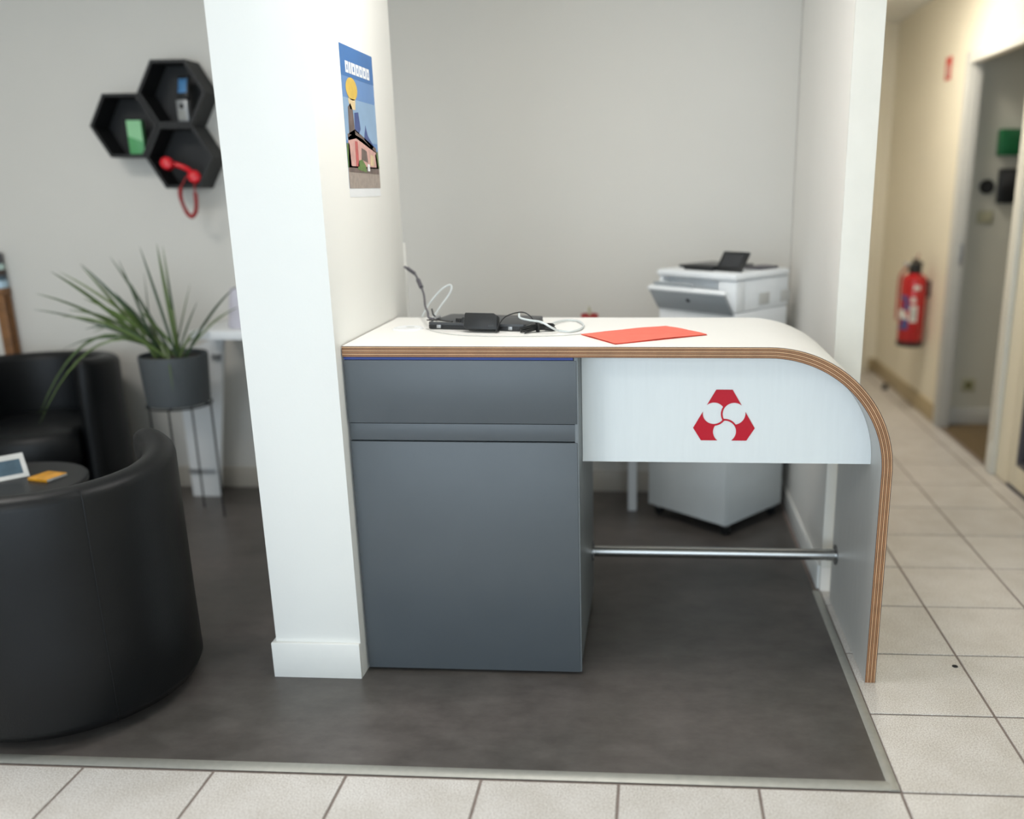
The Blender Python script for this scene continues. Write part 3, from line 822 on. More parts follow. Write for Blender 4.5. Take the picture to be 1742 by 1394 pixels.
# ------------------------------------------------------------------ plant and stand
PX, PY = -2.585, 1.735
stand = thing('plant_stand', 'thin black wire plant stand holding the grey pot', 'plant stand', (PX, PY, ZV))
for k in range(4):
    a = R(8 + 90 * k)
    MB().cyl((0.127 * math.cos(a), 0.127 * math.sin(a), 0), (0.127 * math.cos(a), 0.127 * math.sin(a), 0.514), 0.0038, 8).build('leg', 'black_matte', stand)
for z in (0.512,):
    MB().tube([(0.127 * math.cos(2 * PI * k / 40), 0.127 * math.sin(2 * PI * k / 40), z) for k in range(40)], 0.0042, 8, closed=True).build('ring', 'black_matte', stand)
for a in (8, 98):
    MB().cyl((0.125 * math.cos(R(a)), 0.125 * math.sin(R(a)), 0.512), (-0.125 * math.cos(R(a)), -0.125 * math.sin(R(a)), 0.512), 0.0040, 8).build('cross_bar', 'black_matte', stand)
pot = thing('plant_pot', 'matt grey round pot with spiky green plant standing in wire stand', 'potted plant', (PX, PY, ZV + 0.5165))
MB().lathe([(0.0, 0.0), (0.118, 0.0), (0.124, 0.004), (0.135, 0.205), (0.1345, 0.208), (0.128, 0.208), (0.126, 0.185), (0.0, 0.185)], (0, 0, 0), 48).build('pot', 'pot_grey', pot)
MB().lathe([(0.0, 0.197), (0.08, 0.195), (0.1265, 0.188)], (0, 0, 0), 32).build('soil', 'soil', pot)
BZ = ZV + 0.5165 + 0.195
def leaf(base, tip, sag, w_, m, seed):
    base = Vector(base); tip = Vector(tip)
    n = 12; v = []; f = []
    d = tip - base
    side = d.cross(Vector((0, -1, 0.25))); side = side.normalized() if side.length > 1e-4 else Vector((1, 0, 0))
    rnd = random.Random(seed); side.rotate(Matrix.Rotation(rnd.uniform(-.7, .7), 4, d.normalized()))
    nrm = side.cross(d).normalized()
    for i in range(n + 1):
        t = i / n
        p = base.lerp(tip, t) + Vector((0, 0, 1)) * sag * 4 * t * (1 - t)
        ww = w_ * (0.75 + 0.8 * t) * (1 - t ** 2.2) + 0.0004
        v += [p - side * ww + nrm * ww * 0.35, p - nrm * 0.0004, p + side * ww + nrm * ww * 0.35, p + nrm * 0.0008]
    for i in range(n):
        for k in range(4): f.append((i * 4 + k, i * 4 + (k + 1) % 4, i * 4 + 4 + (k + 1) % 4, i * 4 + 4 + k))
    f += [(3, 2, 1, 0), (n * 4, n * 4 + 1, n * 4 + 2, n * 4 + 3)]
    b = MB(); b.add([q - Vector((PX, PY, ZV + 0.5165)) for q in v], f, None, True)
    return b.build('leaf', m, pot, weld=False)
# tip (x, y, z), sag, half width
LV = [((-3.13, 1.70, 0.915), .035, .0050, 'leaf_dark'), ((-3.08, 1.66, 0.985), .04, .0060, 'leaf'), ((-3.03, 1.75, 1.065), .03, .0055, 'leaf_pale'), ((-2.99, 1.64, 1.075), .03, .0085, 'leaf'),
      ((-2.965, 1.80, 1.085), .02, .0070, 'leaf'), ((-2.90, 1.70, 1.10), .02, .0055, 'leaf_dark'), ((-2.87, 1.86, 1.115), .02, .0055, 'leaf_dark'), ((-2.775, 1.76, 1.110), .015, .0050, 'leaf_dark'),
      ((-2.79, 1.64, 1.02), .02, .0050, 'leaf'), ((-2.655, 1.72, 1.165), .012, .0052, 'leaf_dark'), ((-2.625, 1.84, 1.16), .012, .0045, 'leaf_pale'), ((-2.572, 1.70, 1.178), .006, .0070, 'leaf'),
      ((-2.60, 1.80, 1.06), .01, .0050, 'leaf_dark'), ((-2.70, 1.58, 1.00), .02, .0048, 'leaf_dark'), ((-2.54, 1.86, 1.00), .0, .0045, 'leaf'), ((-2.285, 1.74, 1.005), .03, .0040, 'leaf_dark'),
      ((-2.445, 1.72, 0.945), .01, .0035, 'leaf_dark'), ((-2.36, 1.90, 0.90), .03, .0040, 'leaf'), ((-3.11, 1.60, 0.50), .20, .0045, 'leaf'), ((-3.06, 1.52, 0.48), .19, .0045, 'leaf'),
      ((-3.05, 1.72, 0.745), .07, .0055, 'leaf_dark'), ((-2.98, 1.84, 0.80), .07, .0055, 'leaf'), ((-2.95, 1.60, 0.90), .05, .0060, 'leaf'), ((-2.86, 1.62, 0.97), .03, .0060, 'leaf'),
      ((-2.93, 1.88, 0.99), .03, .0055, 'leaf_dark'), ((-3.05, 1.80, 0.90), .05, .0055, 'leaf'), ((-2.82, 1.90, 1.00), .02, .0050, 'leaf'), ((-2.66, 1.66, 0.92), .01, .0050, 'leaf'),
      ((-2.52, 1.58, 0.60), .11, .0030, 'leaf'), ((-2.50, 1.80, 0.82), .02, .0040, 'leaf'), ((-2.44, 1.66, 0.80), .03, .0035, 'leaf'), ((-2.71, 1.82, 1.05), .01, .0050, 'leaf_dark'),
      ((-2.76, 1.70, 0.93), .03, .0062, 'leaf'), ((-2.85, 1.75, 0.88), .05, .0065, 'leaf'), ((-2.90, 1.66, 0.84), .06, .0065, 'leaf_dark')]
for i, (tp, sg, hw, m) in enumerate(LV):
    rnd = random.Random(i)
    lft = tp[0] < -2.66
    base = (PX - 0.03 + rnd.uniform(-.03, .03) if lft else PX + 0.02 + rnd.uniform(-.035, .045), PY + rnd.uniform(-.04, .04), BZ - 0.012)
    leaf(base, tp, sg, hw * 1.25, m, i)

# small white wall table behind the pillar
wt = thing('side_desk', 'small white desk behind the plant, cut off by the pillar', 'desk', (-2.2, 2.0, ZV))
def wtp(o): o.parent = wt; o.matrix_parent_inverse = Matrix.Translation((2.2, -2.0, -ZV)); return o
wtp(MB().box(-2.555, -1.72, 1.83, BACK - 0.002, 0.770, 0.806, 0.002).build('desk_top', 'white_plastic'))
Mx = Matrix(((1, 0, 0, 0), (0, 0, 1, 2.02), (0, 1, 0, 0), (0, 0, 0, 1)))
wtp(MB().prism([(-2.735, ZV), (-2.608, ZV), (-2.500, 0.7695), (-2.735, 0.66)], 0.022, Mx, bev=0.001).build('panel_leg', 'white_plastic'))
wtp(MB().box(-1.80, -1.775, 2.02, 2.042, ZV, 0.7695, 0.001).build('panel_leg', 'white_plastic'))
wtp(MB().box(-2.735, -2.61, 2.010, 2.0195, 0.118, 0.137, 0.001).build('metal_strip', 'silver'))
wtp(MB().box(-2.56, -2.52, 2.004, 2.0195, 0.655, 0.675, 0.001).build('bracket', 'silver'))
vz = thing('frosted_vase', 'pale lilac frosted vase on the small white desk', 'vase', (-2.385, 1.96, 0.8065))
MB().lathe([(0.0, 0.0), (0.052, 0.0), (0.054, 0.004), (0.032, 0.165), (0.028, 0.168), (0.026, 0.160), (0.044, 0.010), (0.0, 0.008)], (0, 0, 0), 32).build('vessel', 'lilac', vz)

# wooden table with paper stack at the left edge
wd = thing('wooden_console', 'oak console table at the left edge of the picture', 'table', (-3.85, 1.96, ZV))
def wdp(o): o.parent = wd; o.matrix_parent_inverse = Matrix.Translation((3.85, -1.96, -ZV)); return o
X1 = -3.550
wdp(MB().box(-4.25, X1, 2.105, BACK - 0.014, 0.925, 0.957, 0.002).build('table_top', 'wood_oak'))
for x in (X1 - 0.045, -4.25):
    for y in (2.107, 2.143):
        wdp(MB().box(x, x + 0.043, y, y + 0.016, ZV, 0.9245, 0.002).build('leg', 'wood_oak'))
wdp(MB().box(-4.2, X1 - 0.047, 2.12, 2.14, 0.86, 0.9245, 0.001).build('apron', 'wood_oak'))
zz = 0.9574
for k, (h_, m, dx, lab) in enumerate(((0.034, 'blue_pale', 0.012, 'pale blue paper stack, lowest on the oak console'), (0.022, 'mag_blue', 0.018, 'slate blue tray above the pale blue paper stack'), (0.026, 'brown_dark', 0.022, 'dark brown box in the stack on the oak console'),
                                  (0.026, 'mint', 0.026, 'pale mint box in the stack on the oak console'), (0.05, 'gasket', 0.032, 'dark grey box topping the stack on the oak console'))):
    t = thing('stacked_box', lab, 'box', (-3.70, 2.13, zz))
    MB().box(-0.16, -3.550 - dx * 0.2 + 3.70, -0.022, 0.025, 0.0003, h_ * 0.72, 0.001).build('box_body', m, t)
    MB().box(-0.1605, -3.550 - dx * 0.2 + 3.7005, -0.0225, 0.0255, h_ * 0.72, h_ - 0.0004, 0.001).build('box_lid', m, t)
    zz += h_

# ------------------------------------------------------------------ hexagonal shelves
HS, HD = 0.1485, 0.124
panel_me = None
def hex_shelf(cx_, cz_, label):
    global panel_me
    t = thing('hexagonal_shelf', label, 'shelf', (cx_, BACK - 0.0005, cz_), 0, 'hexagonal wall shelves')
    ap_ = HS * math.sqrt(3) / 2; th = 0.013
    for k in range(6):
        if panel_me is None:
            hb = th / math.tan(R(60))
            poly = [(-HS / 2, -ap_), (HS / 2, -ap_), (HS / 2 - hb, -ap_ + th), (-HS / 2 + hb, -ap_ + th)]
            Mp = Matrix(((1, 0, 0, 0), (0, 0, -1, 0), (0, 1, 0, 0), (0, 0, 0, 1)))
            o = MB().prism(poly, HD, Mp).build('side_panel', 'hex_black', t); panel_me = o.data
        else:
            o = bpy.data.objects.new('side_panel', panel_me); COL.objects.link(o); o.parent = t
        o.rotation_euler = (0, R(60 * k), 0)
    poly = [((HS - 0.014) * math.cos(R(60 * k)), (HS - 0.014) * math.sin(R(60 * k))) for k in range(6)]
    Mp = Matrix(((1, 0, 0, 0), (0, 0, -1, 0), (0, 1, 0, 0), (0, 0, 0, 1)))
    MB().prism(poly, 0.006, Mp).build('back_panel', 'hex_black', t)
    return t
hex_shelf(-2.616, 1.777, 'topmost black hexagonal shelf, holding the flip phone')
hex_shelf(-2.842, 1.6475, 'leftmost black hexagonal shelf, holding the green box')
hex_shelf(-2.616, 1.518, 'lowest black hexagonal shelf, holding the red handset')
HB = HS * math.sqrt(3) / 2 - 0.013       # inner half height
# flip phone
fp = thing('flip_phone', 'silver flip phone with blue screen standing in the top shelf', 'phone', (-2.588, 2.085, 1.777 - HB + 0.0006), R(-12))
MB().box(-0.027, 0.027, -0.010, 0.010, 0, 0.088, 0.004).build('keypad_half', 'silver', fp)
up = Matrix.Translation((0, 0.004, 0.094)) @ Matrix.Rotation(R(-14), 4, 'X')
uh = MB().box(-0.027, 0.027, -0.006, 0.006, 0.0, 0.092, 0.004, M=up).build('screen_half', 'black_plastic', fp)
MB().box(-0.021, 0.021, -0.0072, -0.0058, 0.022, 0.080, 0.0004, M=up).build('screen', 'screen_blue', uh)
MB().cyl((-0.027, 0.003, 0.092), (0.027, 0.003, 0.092), 0.0075, 14).build('hinge', 'black_plastic', fp)
MB().lathe([(0.0, 0.0), (0.010, 0.0), (0.010, 0.002), (0.0, 0.002)], n=16, M=Matrix.Translation((0, -0.0098, 0.062)) @ Matrix.Rotation(R(90), 4, 'X')).build('navigation_key', 'black_plastic', fp)
kb = MB()
for i in range(3):
    for j in range(4): kb.box(-0.020 + i * 0.014, -0.008 + i * 0.014, -0.0112, -0.0098, 0.008 + j * 0.0095, 0.0145 + j * 0.0095, 0.0004)
kb.build('keys', 'label_grey', fp)
# green box
gb = thing('green_box', 'small green carton standing in the left shelf', 'box', (-2.810, 2.09, 1.6475 - HB + 0.0006), R(6))
MB().box(-0.031, 0.031, -0.018, 0.018, 0, 0.138, 0.001).build('carton', 'green_box', gb)
Mg = Matrix(((1, 0, 0, 0), (0, 0, 1, -0.0188), (0, 1, 0, 0), (0, 0, 0, 1)))
MB().prism([(-0.030, 0.073), (0.030, 0.050), (0.030, 0.137), (-0.030, 0.137)], 0.0007, Mg).build('printed_panel', 'green_light', gb)
# red handset
hs = thing('telephone_handset', 'glossy red telephone handset with coiled cord in the lowest shelf', 'telephone', (-2.62, 2.03, 1.518 - HB + 0.0006))
o0 = Vector((-2.62, 2.03, 1.518 - HB + 0.0006))
A, B = Vector((-2.678, 2.065, 1.492)) - o0, Vector((-2.560, 2.055, 1.436)) - o0
MB().tube(spline([A + Vector((0.012, 0.012, 0.0)), A.lerp(B, .35) + Vector((0.006, 0.020, 0.010)), A.lerp(B, .65) + Vector((0.006, 0.020, 0.010)), B + Vector((-0.008, 0.012, 0.004))], 6), 0.0115, 12).build('grip', 'red_plastic', hs)
for P_, nm in ((A, 'earpiece'), (B, 'mouthpiece')):
    Mq = Matrix.Translation(P_) @ Matrix.Rotation(R(78), 4, 'X') @ Matrix.Rotation(R(10), 4, 'Y')
    MB().lathe([(0.0, 0.024), (0.016, 0.023), (0.025, 0.017), (0.0275, 0.006), (0.0275, -0.012), (0.024, -0.018), (0.0, -0.017)], n=28, M=Mq).build(nm, 'red_plastic', hs)
cpts = spline([Vector(p) - o0 for p in ((-2.560, 2.045, 1.412), (-2.557, 2.036, 1.386), (-2.556, 2.034, 1.34), (-2.563, 2.034, 1.295), (-2.585, 2.034, 1.272), (-2.607, 2.034, 1.295), (-2.622, 2.034, 1.345), (-2.620, 2.036, 1.386), (-2.606, 2.048, 1.42), (-2.598, 2.058, 1.440))], 10)
coil = []
for i in range(len(cpts) - 1):
    for k in range(4):
        t = k / 4; p = cpts[i].lerp(cpts[i + 1], t)
        s_ = (i + t) / (len(cpts) - 1)
        rr = 0.0075 if 0.15 < s_ < 0.80 else 0.001
        d = (cpts[i + 1] - cpts[i]).normalized(); u = d.cross(Vector((0, 1, 0))).normalized()
        an = (i * 4 + k) * 2 * PI / 5.3
        coil.append(p + u * rr * math.cos(an) + Vector((0, 1, 0)) * rr * math.sin(an))
MB().tube(coil, 0.0028, 5).build('coiled_cord', 'red_dull', hs)

# ------------------------------------------------------------------ poster on the pillar side
PXF = -1.434
ps = thing('poster', 'town poster with blue sky and pink house on the pillar side', 'poster', (PXF, 0.819, 1.36))
PW, PH = 0.290, 0.398
def pz(poly, lift):   # poster-local (0..1, 0..1) -> thin plate
    M = Matrix(((0, 0, 1, 0.0004 + lift), (1, 0, 0, 0), (0, 1, 0, 0), (0, 0, 0, 1)))
    return MB().prism([((u - .5) * PW, v_ * PH) for u, v_ in poly], 0.0003, M)
pz([(0, 0), (1, 0), (1, 1), (0, 1)], 0).build('paper', 'poster_white', ps)
pr = pz([(0.0, 0.06), (1, 0.06), (1, 1), (0, 1)], .0004).build('sky_print', 'poster_mid', ps)
for poly, m, nm in (([(0, .80), (1, .80), (1, 1), (0, 1)], 'poster_blue', 'dark_sky'), ([(0, .38), (1, .38), (1, .66), (0, .66)], 'poster_sky', 'pale_sky'),
                    ([(0, 0.06), (1, 0.06), (1, 0.20), (0, 0.20)], 'poster_stone', 'square_print'), ):
    pz(poly, .0008).build(nm, m, pr)
for poly, m, nm in (([(.10 + .17 * (1 + math.cos(2 * PI * k / 20)), .725 + .075 * math.sin(2 * PI * k / 20)) for k in range(20)], 'poster_yellow', 'sun_print'),
                    ([(.14, .66), (.36, .66), (.34, .59), (.18, .59)], 'poster_cream', 'glow_print'),
                    ([(.10, .42), (.12, .60), (.20, .63), (.26, .58), (.28, .42)], 'poster_brown', 'tower_print'),
                    ([(.28, .45), (.30, .57), (.42, .58), (.46, .47), (.40, .43)], 'poster_slate', 'roof_print'),
                    ([(.55, .40), (.62, .50), (.68, .43), (.86, .36), (.80, .34)], 'poster_slate', 'roof_print'),
                    ([(.02, .20), (.06, .40), (.22, .43), (.50, .40), (.92, .32), (.97, .20)], 'poster_pink', 'house_print'),
                    ([(.05, .42), (.28, .46), (.92, .35), (.95, .31), (.30, .40), (.06, .38)], 'poster_brown', 'eaves_print'),
                    ([(0, .20), (0, .36), (.08, .36), (.10, .20)], 'poster_green', 'bush_print'), ([(.90, .20), (.88, .30), (.98, .33), (1, .20)], 'poster_green', 'bush_print'),
                    ([(0.02, .17), (.02, .21), (.98, .21), (.98, .16)], 'poster_brown', 'street_print')):
    pz(poly, .0012).build(nm, m, pr)
for poly, m, nm in (([(.24, .21), (.25, .38), (.33, .38), (.33, .21)], 'poster_red', 'wall_print'), ([(.42, .26), (.44, .34), (.60, .32), (.62, .24)], 'poster_brown', 'window_print'),
                    ([(.28, .19), (.33, .25), (.44, .26), (.54, .22), (.56, .17)], 'poster_green', 'bush_print'), ([(.60, .18), (.60, .23), (.67, .23), (.67, .18)], 'poster_white', 'figure_print'),
                    ([(.70, .22), (.72, .30), (.82, .29), (.82, .22)], 'poster_cream', 'window_print')):
    pz(poly, .0016).build(nm, m, pr)
lx = .13
for k, ww in enumerate((.09, .05, .12, .09, .09, .10, .09)):   # blurred white title letters
    z0 = .825
    pz([(lx, z0), (lx + ww, z0), (lx + ww, z0 + .075), (lx, z0 + .075)], .0012).build('title_letter', 'poster_white', pr)
    if ww > .06: pz([(lx + ww * .40, z0 + .018), (lx + ww * .62, z0 + .018), (lx + ww * .62, z0 + .052), (lx + ww * .40, z0 + .052)], .0016).build('letter_counter', 'poster_blue', pr)
    lx += ww + .018

# ------------------------------------------------------------------ printer corner
CA, CB = R(141), R(49)
cab = thing('rolling_cabinet', 'light grey metal pedestal on castors standing in the corner', 'cabinet', (-0.290, 1.590, ZV), CB)
# local axes: x = along the right face, y = along the left face
CWX, CWY, CH = 0.385, 0.415, 0.600
MB().box(0, CWX, 0, CWY, 0.052, CH, 0.003).build('body', 'metal_cabinet', cab)
d_ = MB().box(-0.014, 0.0005, 0.003, CWY - 0.003, 0.054, CH - 0.004, 0.002).build('door', 'metal_cabinet', cab)
MB().box(-0.018, -0.0135, 0.15, CWY - 0.15, CH - 0.05, CH - 0.035, 0.001).build('handle', 'silver', d_)
for x, y in ((0.03, 0.03), (CWX - 0.03, 0.03), (0.03, CWY - 0.03), (CWX - 0.03, CWY - 0.03)):
    cs = MB().cyl((x - 0.010, y, 0.021), (x + 0.010, y, 0.021), 0.0205, 18).build('castor', 'black_plastic', cab)
    MB().box(x - 0.014, x + 0.014, y - 0.012, y + 0.012, 0.036, 0.0525, 0.002).build('castor_fork', 'silver', cs)
prn = thing('printer', 'white office multifunction printer with open paper tray', 'printer', (-0.283, 1.606, ZV + CH + 0.0006), CB)
PWX, PWY = 0.355, 0.385
ZB = 0.0
H1 = 0.458; TZ = 0.310
b = MB()
b.box(0, PWX, 0, PWY, 0.010, TZ - 0.0005, 0.008)
b.box(0.060, PWX, 0, PWY, TZ, H1 - 0.029, 0.004)
b.build('body', 'printer_white', prn)
MB().box(0.0, 0.0595, 0.0, 0.085, TZ, H1 - 0.029, 0.004).build('front_column', 'printer_white', prn)
MB().box(0.0, 0.0595, PWY - 0.02, PWY, TZ, H1 - 0.029, 0.004).build('side_column', 'printer_white', prn)
MB().box(0.004, 0.0585, 0.086, PWY - 0.021, TZ + 0.0002, TZ + 0.006, 0.001).build('output_tray', 'printer_white', prn)
sc_ = MB().box(-0.012, PWX + 0.002, -0.006, PWY + 0.006, H1 - 0.0285, H1, 0.012).build('scanner', 'printer_white', prn)
MB().box(0.10, PWX - 0.03, 0.15, PWY - 0.02, H1, H1 + 0.012, 0.004).build('document_feeder', 'screen_dark', sc_)
MB().box(0.03, 0.12, 0.14, PWY - 0.10, H1, H1 + 0.020, 0.006).build('feeder_lid', 'black_plastic', sc_)
MB().box(0.20, PWX - 0.03, 0.03, 0.11, H1, H1 + 0.010, 0.004).build('card_reader', 'gasket', sc_)
Ms = Matrix.Translation((0.055, 0.020, H1 + 0.004)) @ Matrix.Rotation(R(38), 4, 'Y')
cpn = MB().box(0.0, 0.010, 0.0, 0.125, 0.0, 0.090, 0.004, M=Ms).build('control_panel', 'black_plastic', prn)
MB().box(-0.0008, 0.0006, 0.018, 0.107, 0.018, 0.076, M=Ms).build('screen', 'screen_dark', cpn)
# open tray on the left face, hinged low, leaning outwards
Mt = Matrix.Translation((-0.004, 0.004, TZ - 0.004)) @ Matrix.Rotation(R(-36), 4, 'Y')
tr = MB().box(-0.010, 0.004, 0.0, PWY - 0.01, 0.0, 0.104, 0.004, M=Mt).build('open_tray', 'printer_grey', prn)
MB().box(0.0042, 0.010, 0.008, PWY - 0.018, 0.006, 0.098, 0.002, M=Mt).build('tray_lining', 'printer_white', tr)
MB().box(0.0102, 0.020, 0.16, PWY - 0.03, 0.060, 0.122, 0.004, M=Mt).build('paper_stop', 'printer_grey', tr)
MB().box(-0.0115, 0.0112, -0.004, PWY - 0.006, 0.099, 0.109, 0.004, M=Mt).build('tray_rim', 'printer_white', tr)
MB().lathe([(0.0, 0.0), (0.009, 0.0), (0.009, 0.001), (0.0, 0.001)], n=18, M=Mt @ Matrix.Translation((-0.0105, 0.19, 0.06)) @ Matrix.Rotation(R(-90), 4, 'Y')).build('badge', 'screen_dark', tr)
for y in (0.05, 0.20): MB().box(0.10 + y, 0.17 + y, -0.0025, -0.0005, H1 - 0.13, H1 - 0.085, 0.0008).build('vent_panel', 'trim_grey', prn)
for x, y in ((.03, .03), (PWX - .03, .03), (.03, PWY - .03), (PWX - .03, PWY - .03)):
    MB().lathe([(0.012, 0), (0.012, 0.0102)], (x, y, 0), 12).build('foot', 'black_plastic', prn)
pc_ = thing('power_cable', 'black power cable hanging beside the printer', 'cable', (-0.03, 2.05, 0.0))
MB().tube(spline([(-0.028, -0.03, 0.93), (-0.014, 0.02, 0.86), (-0.008, 0.05, 0.74), (-0.006, 0.06, 0.5), (-0.008, 0.06, 0.2), (-0.012, 0.05, 0.012), (-0.03, 0.02, 0.0072)], 8), 0.0042, 8).build('cable', 'black_plastic', pc_)

# table behind the desk, its leg shows under the white panel
bt = thing('work_table', 'white table behind the desk, one leg showing below the panel', 'table', (-1.03, 1.70, ZV))
def btp(o): o.parent = bt; o.matrix_parent_inverse = Matrix.Translation((1.03, -1.70, -ZV)); return o
btp(MB().box(-1.40, -0.655, 1.42, 1.945, 0.700, 0.724, 0.002).build('table_top', 'white_plastic'))
for x in (-1.395, -0.700):
    for y in (1.43, 1.898):
        if x > -1 and y < 1.5: continue
        btp(MB().box(x, x + 0.038, y, y + 0.038, ZV, 0.6995, 0.002).build('leg', 'white_plastic'))
btp(MB().box(-1.356, -0.701, 1.91, 1.93, 0.64, 0.6995, 0.001).build('apron', 'white_plastic'))
rc = thing('pencil_cup', 'dark red cup with a yellow-green pencil peeking over the desk', 'cup', (-0.858, 1.86, 0.7246))
MB().lathe([(0.0, 0.0), (0.034, 0.0), (0.036, 0.003), (0.036, 0.152), (0.033, 0.152), (0.032, 0.006), (0.0, 0.005)], (0, 0, 0), 28).build('cup', 'red_dull', rc)
pe = thing('pencil', 'yellow-green pencil standing in the dark red cup', 'pencil', (-0.858, 1.86, 0.7305))
MB().tube([(0.004, 0.0, 0.0005), (-0.001, 0, 0.165), (-0.0016, 0, 0.178)], 0.006, 6, radii=[0.0065, 0.0065, 0.002]).build('shaft', 'olive', pe)

# ------------------------------------------------------------------ corridor objects
ex_ = thing('fire_extinguisher', 'red fire extinguisher with black base hung on the corridor wall', 'fire extinguisher', (0.992, 3.83, 0.415))
RE = 0.076
MB().lathe([(RE - 0.002, 0.028), (RE, 0.032), (RE, 0.40), (RE - 0.006, 0.422), (RE - 0.028, 0.438), (0.032, 0.446), (0.0, 0.447)], (0, 0, 0), 40).build('cylinder', 'red_gloss', ex_)
MB().lathe([(0.0, 0.0), (RE + 0.001, 0.0), (RE + 0.003, 0.004), (RE + 0.003, 0.030), (RE - 0.003, 0.0305)], (0, 0, 0), 40).build('base_ring', 'black_plastic', ex_)
MB().lathe([(0.038, 0.444), (0.040, 0.452), (0.040, 0.490), (0.030, 0.502), (0.0, 0.502)], (0, 0, 0), 28).build('valve', 'black_plastic', ex_)
hl = MB(); hl.box(-0.010, 0.010, -0.075, 0.055, 0.500, 0.509, 0.002); hl.box(-0.010, 0.010, -0.085, 0.045, 0.520, 0.528, 0.002, M=Matrix.Rotation(R(6), 4, 'X'))
hl.box(-0.008, 0.008, 0.02, 0.05, 0.495, 0.528, 0.002)
hl.build('handle', 'black_plastic', ex_)
MB().tube([(0, -0.01, 0.51), (0, -0.02, 0.535), (0.004, -0.04, 0.56)], 0.004, 8).build('safety_pin', 'red_dull', ex_)
MB().cyl((-0.02, 0.02, 0.49), (-0.06, 0.035, 0.50), 0.010, 12).build('gauge', 'silver', ex_)
def patch(a0, a1, z0, z1, m, name, parent, r=RE + 0.0006, a0t=None, a1t=None):
    b_ = MB(); n = 10; v = []; f = []
    for i in range(n + 1):
        for z, q0, q1 in ((z0, a0, a1), (z1, a0t if a0t is not None else a0, a1t if a1t is not None else a1)):
            a = R(q0 + (q1 - q0) * i / n)
            v += [(r * math.cos(a), r * math.sin(a), z), ((r + 0.0005) * math.cos(a), (r + 0.0005) * math.sin(a), z)]
    for i in range(n):
        k = i * 4
        f += [(k + 1, k + 5, k + 7, k + 3), (k, k + 2, k + 6, k + 4), (k, k + 4, k + 5, k + 1), (k + 2, k + 3, k + 7, k + 6)]
    f += [(0, 1, 3, 2), (n * 4, n * 4 + 2, n * 4 + 3, n * 4 + 1)]
    b_.add(v, f, None, True); return b_.build(name, m, parent)
# angles: -110 faces the camera, -200 is the left-hand side seen from the camera
L1 = patch(-114, -82, 0.155, 0.255, 'label_white', 'instruction_label', ex_)
patch(-104, -92, 0.17, 0.235, 'label_grey', 'printed_text', L1, r=RE + 0.0012)
patch(-104, -76, 0.350, 0.376, 'label_white', 'class_label', ex_)
patch(-112, -92, 0.272, 0.305, 'label_white', 'class_label', ex_)
patch(-192, -120, 0.108, 0.170, 'label_blue', 'blue_band', ex_, a0t=-160)
patch(-192, -118, 0.172, 0.225, 'label_white', 'white_wedge', ex_, a1t=-140)
patch(-150, -116, 0.228, 0.312, 'label_blue', 'blue_band', ex_, a0t=-185, a1t=-128, r=RE + 0.0006)
hz = MB(); hz.tube(spline([(-0.040, 0.03, 0.48), (-0.075, 0.045, 0.42), (-0.078, 0.05, 0.30), (-0.084, 0.03, 0.21), (-0.086, 0.02, 0.16)], 8), 0.0075, 10)
hz.build('hose', 'red_dull', ex_)
MB().box(0.070, XH - 0.992 - 0.001, -0.02, 0.02, 0.30, 0.40, 0.003).build('wall_bracket', 'brown_dark', ex_)
sg = thing('extinguisher_sign', 'small red safety sign high on the corridor wall', 'sign', (XH - 0.0005, 3.845, 1.96))
MB().box(-0.003, 0, -0.055, 0.055, 0, 0.125, 0.001).build('plate', 'red_sign', sg)
MB().box(-0.0036, -0.003, -0.038, 0.030, 0.016, 0.082).build('printed_text', 'poster_pink', sg)
ds = thing('door_stop', 'small black rubber door stop on the corridor floor', 'door stop', (1.025, 4.45, 0.0003))
MB().lathe([(0.0, 0.0), (0.019, 0.0), (0.021, 0.004), (0.018, 0.030), (0.010, 0.040), (0.0, 0.042)], (0, 0, 0), 20).build('rubber', 'black_matte', ds)
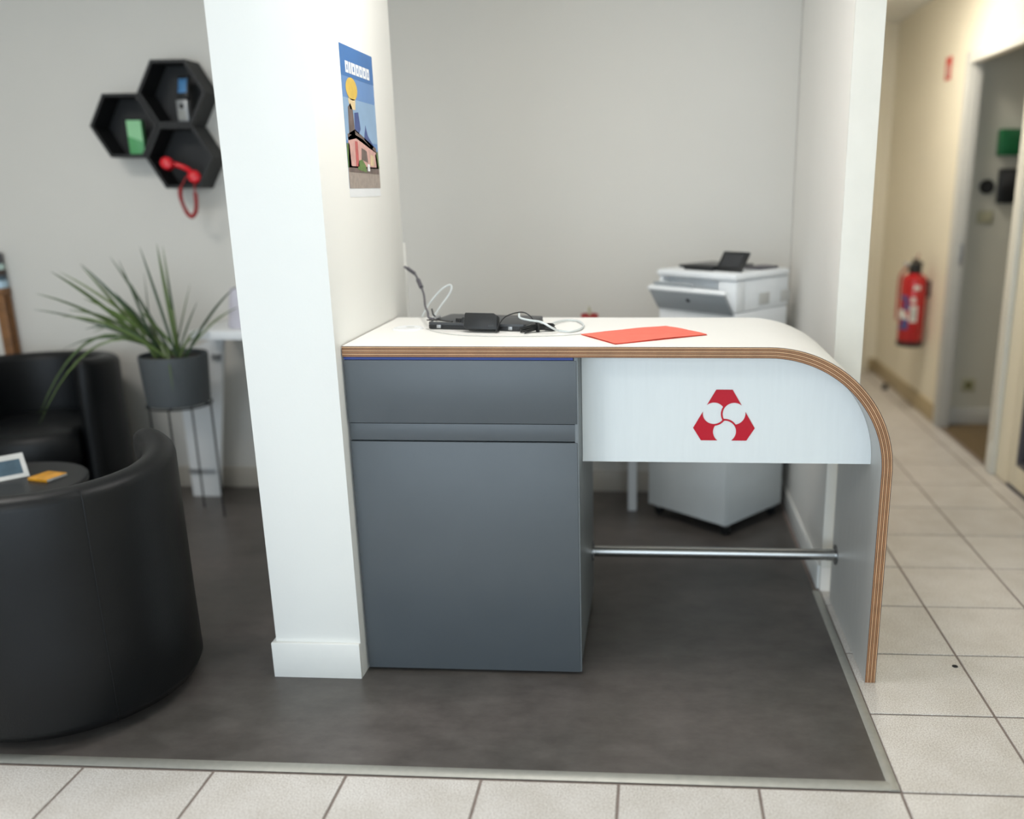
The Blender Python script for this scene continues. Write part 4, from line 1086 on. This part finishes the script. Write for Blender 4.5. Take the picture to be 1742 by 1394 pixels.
MB().lathe([(0.0, 0.0421), (0.005, 0.0421), (0.005, 0.0435), (0.0, 0.0437)], (0, 0, 0), 12).build('screw', 'silver', ds)

# side room wall objects
fa = thing('first_aid_box', 'dark green wall box seen through the doorway', 'box', (1.345, RM - 0.0005, 1.53))
MB().box(-0.065, 0.10, -0.055, 0, 0, 0.137, 0.004).build('case', 'green_sign', fa)
MB().box(-0.065, 0.10, -0.063, -0.0555, 0, 0.137, 0.003).build('lid', 'green_sign', fa)
kx = thing('intercom', 'black wall unit below the green box', 'intercom', (1.345, RM - 0.0005, 1.275))
MB().box(-0.042, 0.06, -0.035, 0, 0, 0.187, 0.006).build('housing', 'black_plastic', kx)
MB().box(-0.028, 0.045, -0.0365, -0.0345, 0.09, 0.165, 0.001).build('panel', 'screen_dark', kx)
ck = thing('round_sensor', 'round black wall disc beside the black wall unit', 'sensor', (1.247, RM - 0.0005, 1.365))
MB().lathe([(0.0, 0.0), (0.038, 0.0), (0.040, 0.004), (0.040, 0.016), (0.034, 0.022), (0.0, 0.022)], n=36, M=Matrix.Rotation(R(90), 4, 'X')).build('disc', 'black_plastic', ck)
MB().lathe([(0.0, 0.022), (0.012, 0.022), (0.012, 0.024), (0.0, 0.024)], n=20, M=Matrix.Rotation(R(90), 4, 'X')).build('centre', 'screen_dark', ck)
sw = thing('light_switch', 'double olive light switch below the round disc', 'switch', (1.255, RM - 0.0005, 1.167))
MB().box(-0.043, 0.043, -0.008, 0, 0, 0.068, 0.002).build('plate', 'olive', sw)
for x in (-0.036, 0.002): MB().box(x, x + 0.034, -0.012, -0.0085, 0.010, 0.058, 0.001).build('rocker', 'olive', sw)
sk_ = thing('wall_socket', 'low wall socket in the side room', 'socket', (1.258, RM - 0.0005, 0.20))
MB().box(-0.038, 0.038, -0.008, 0, 0, 0.076, 0.002).build('plate', 'olive', sk_)
MB().lathe([(0.0, 0.0), (0.022, 0.0), (0.022, 0.002), (0.0, 0.0015)], n=20, M=Matrix.Translation((0, -0.008, 0.038)) @ Matrix.Rotation(R(90), 4, 'X')).build('insert', 'socket_dark', sk_)
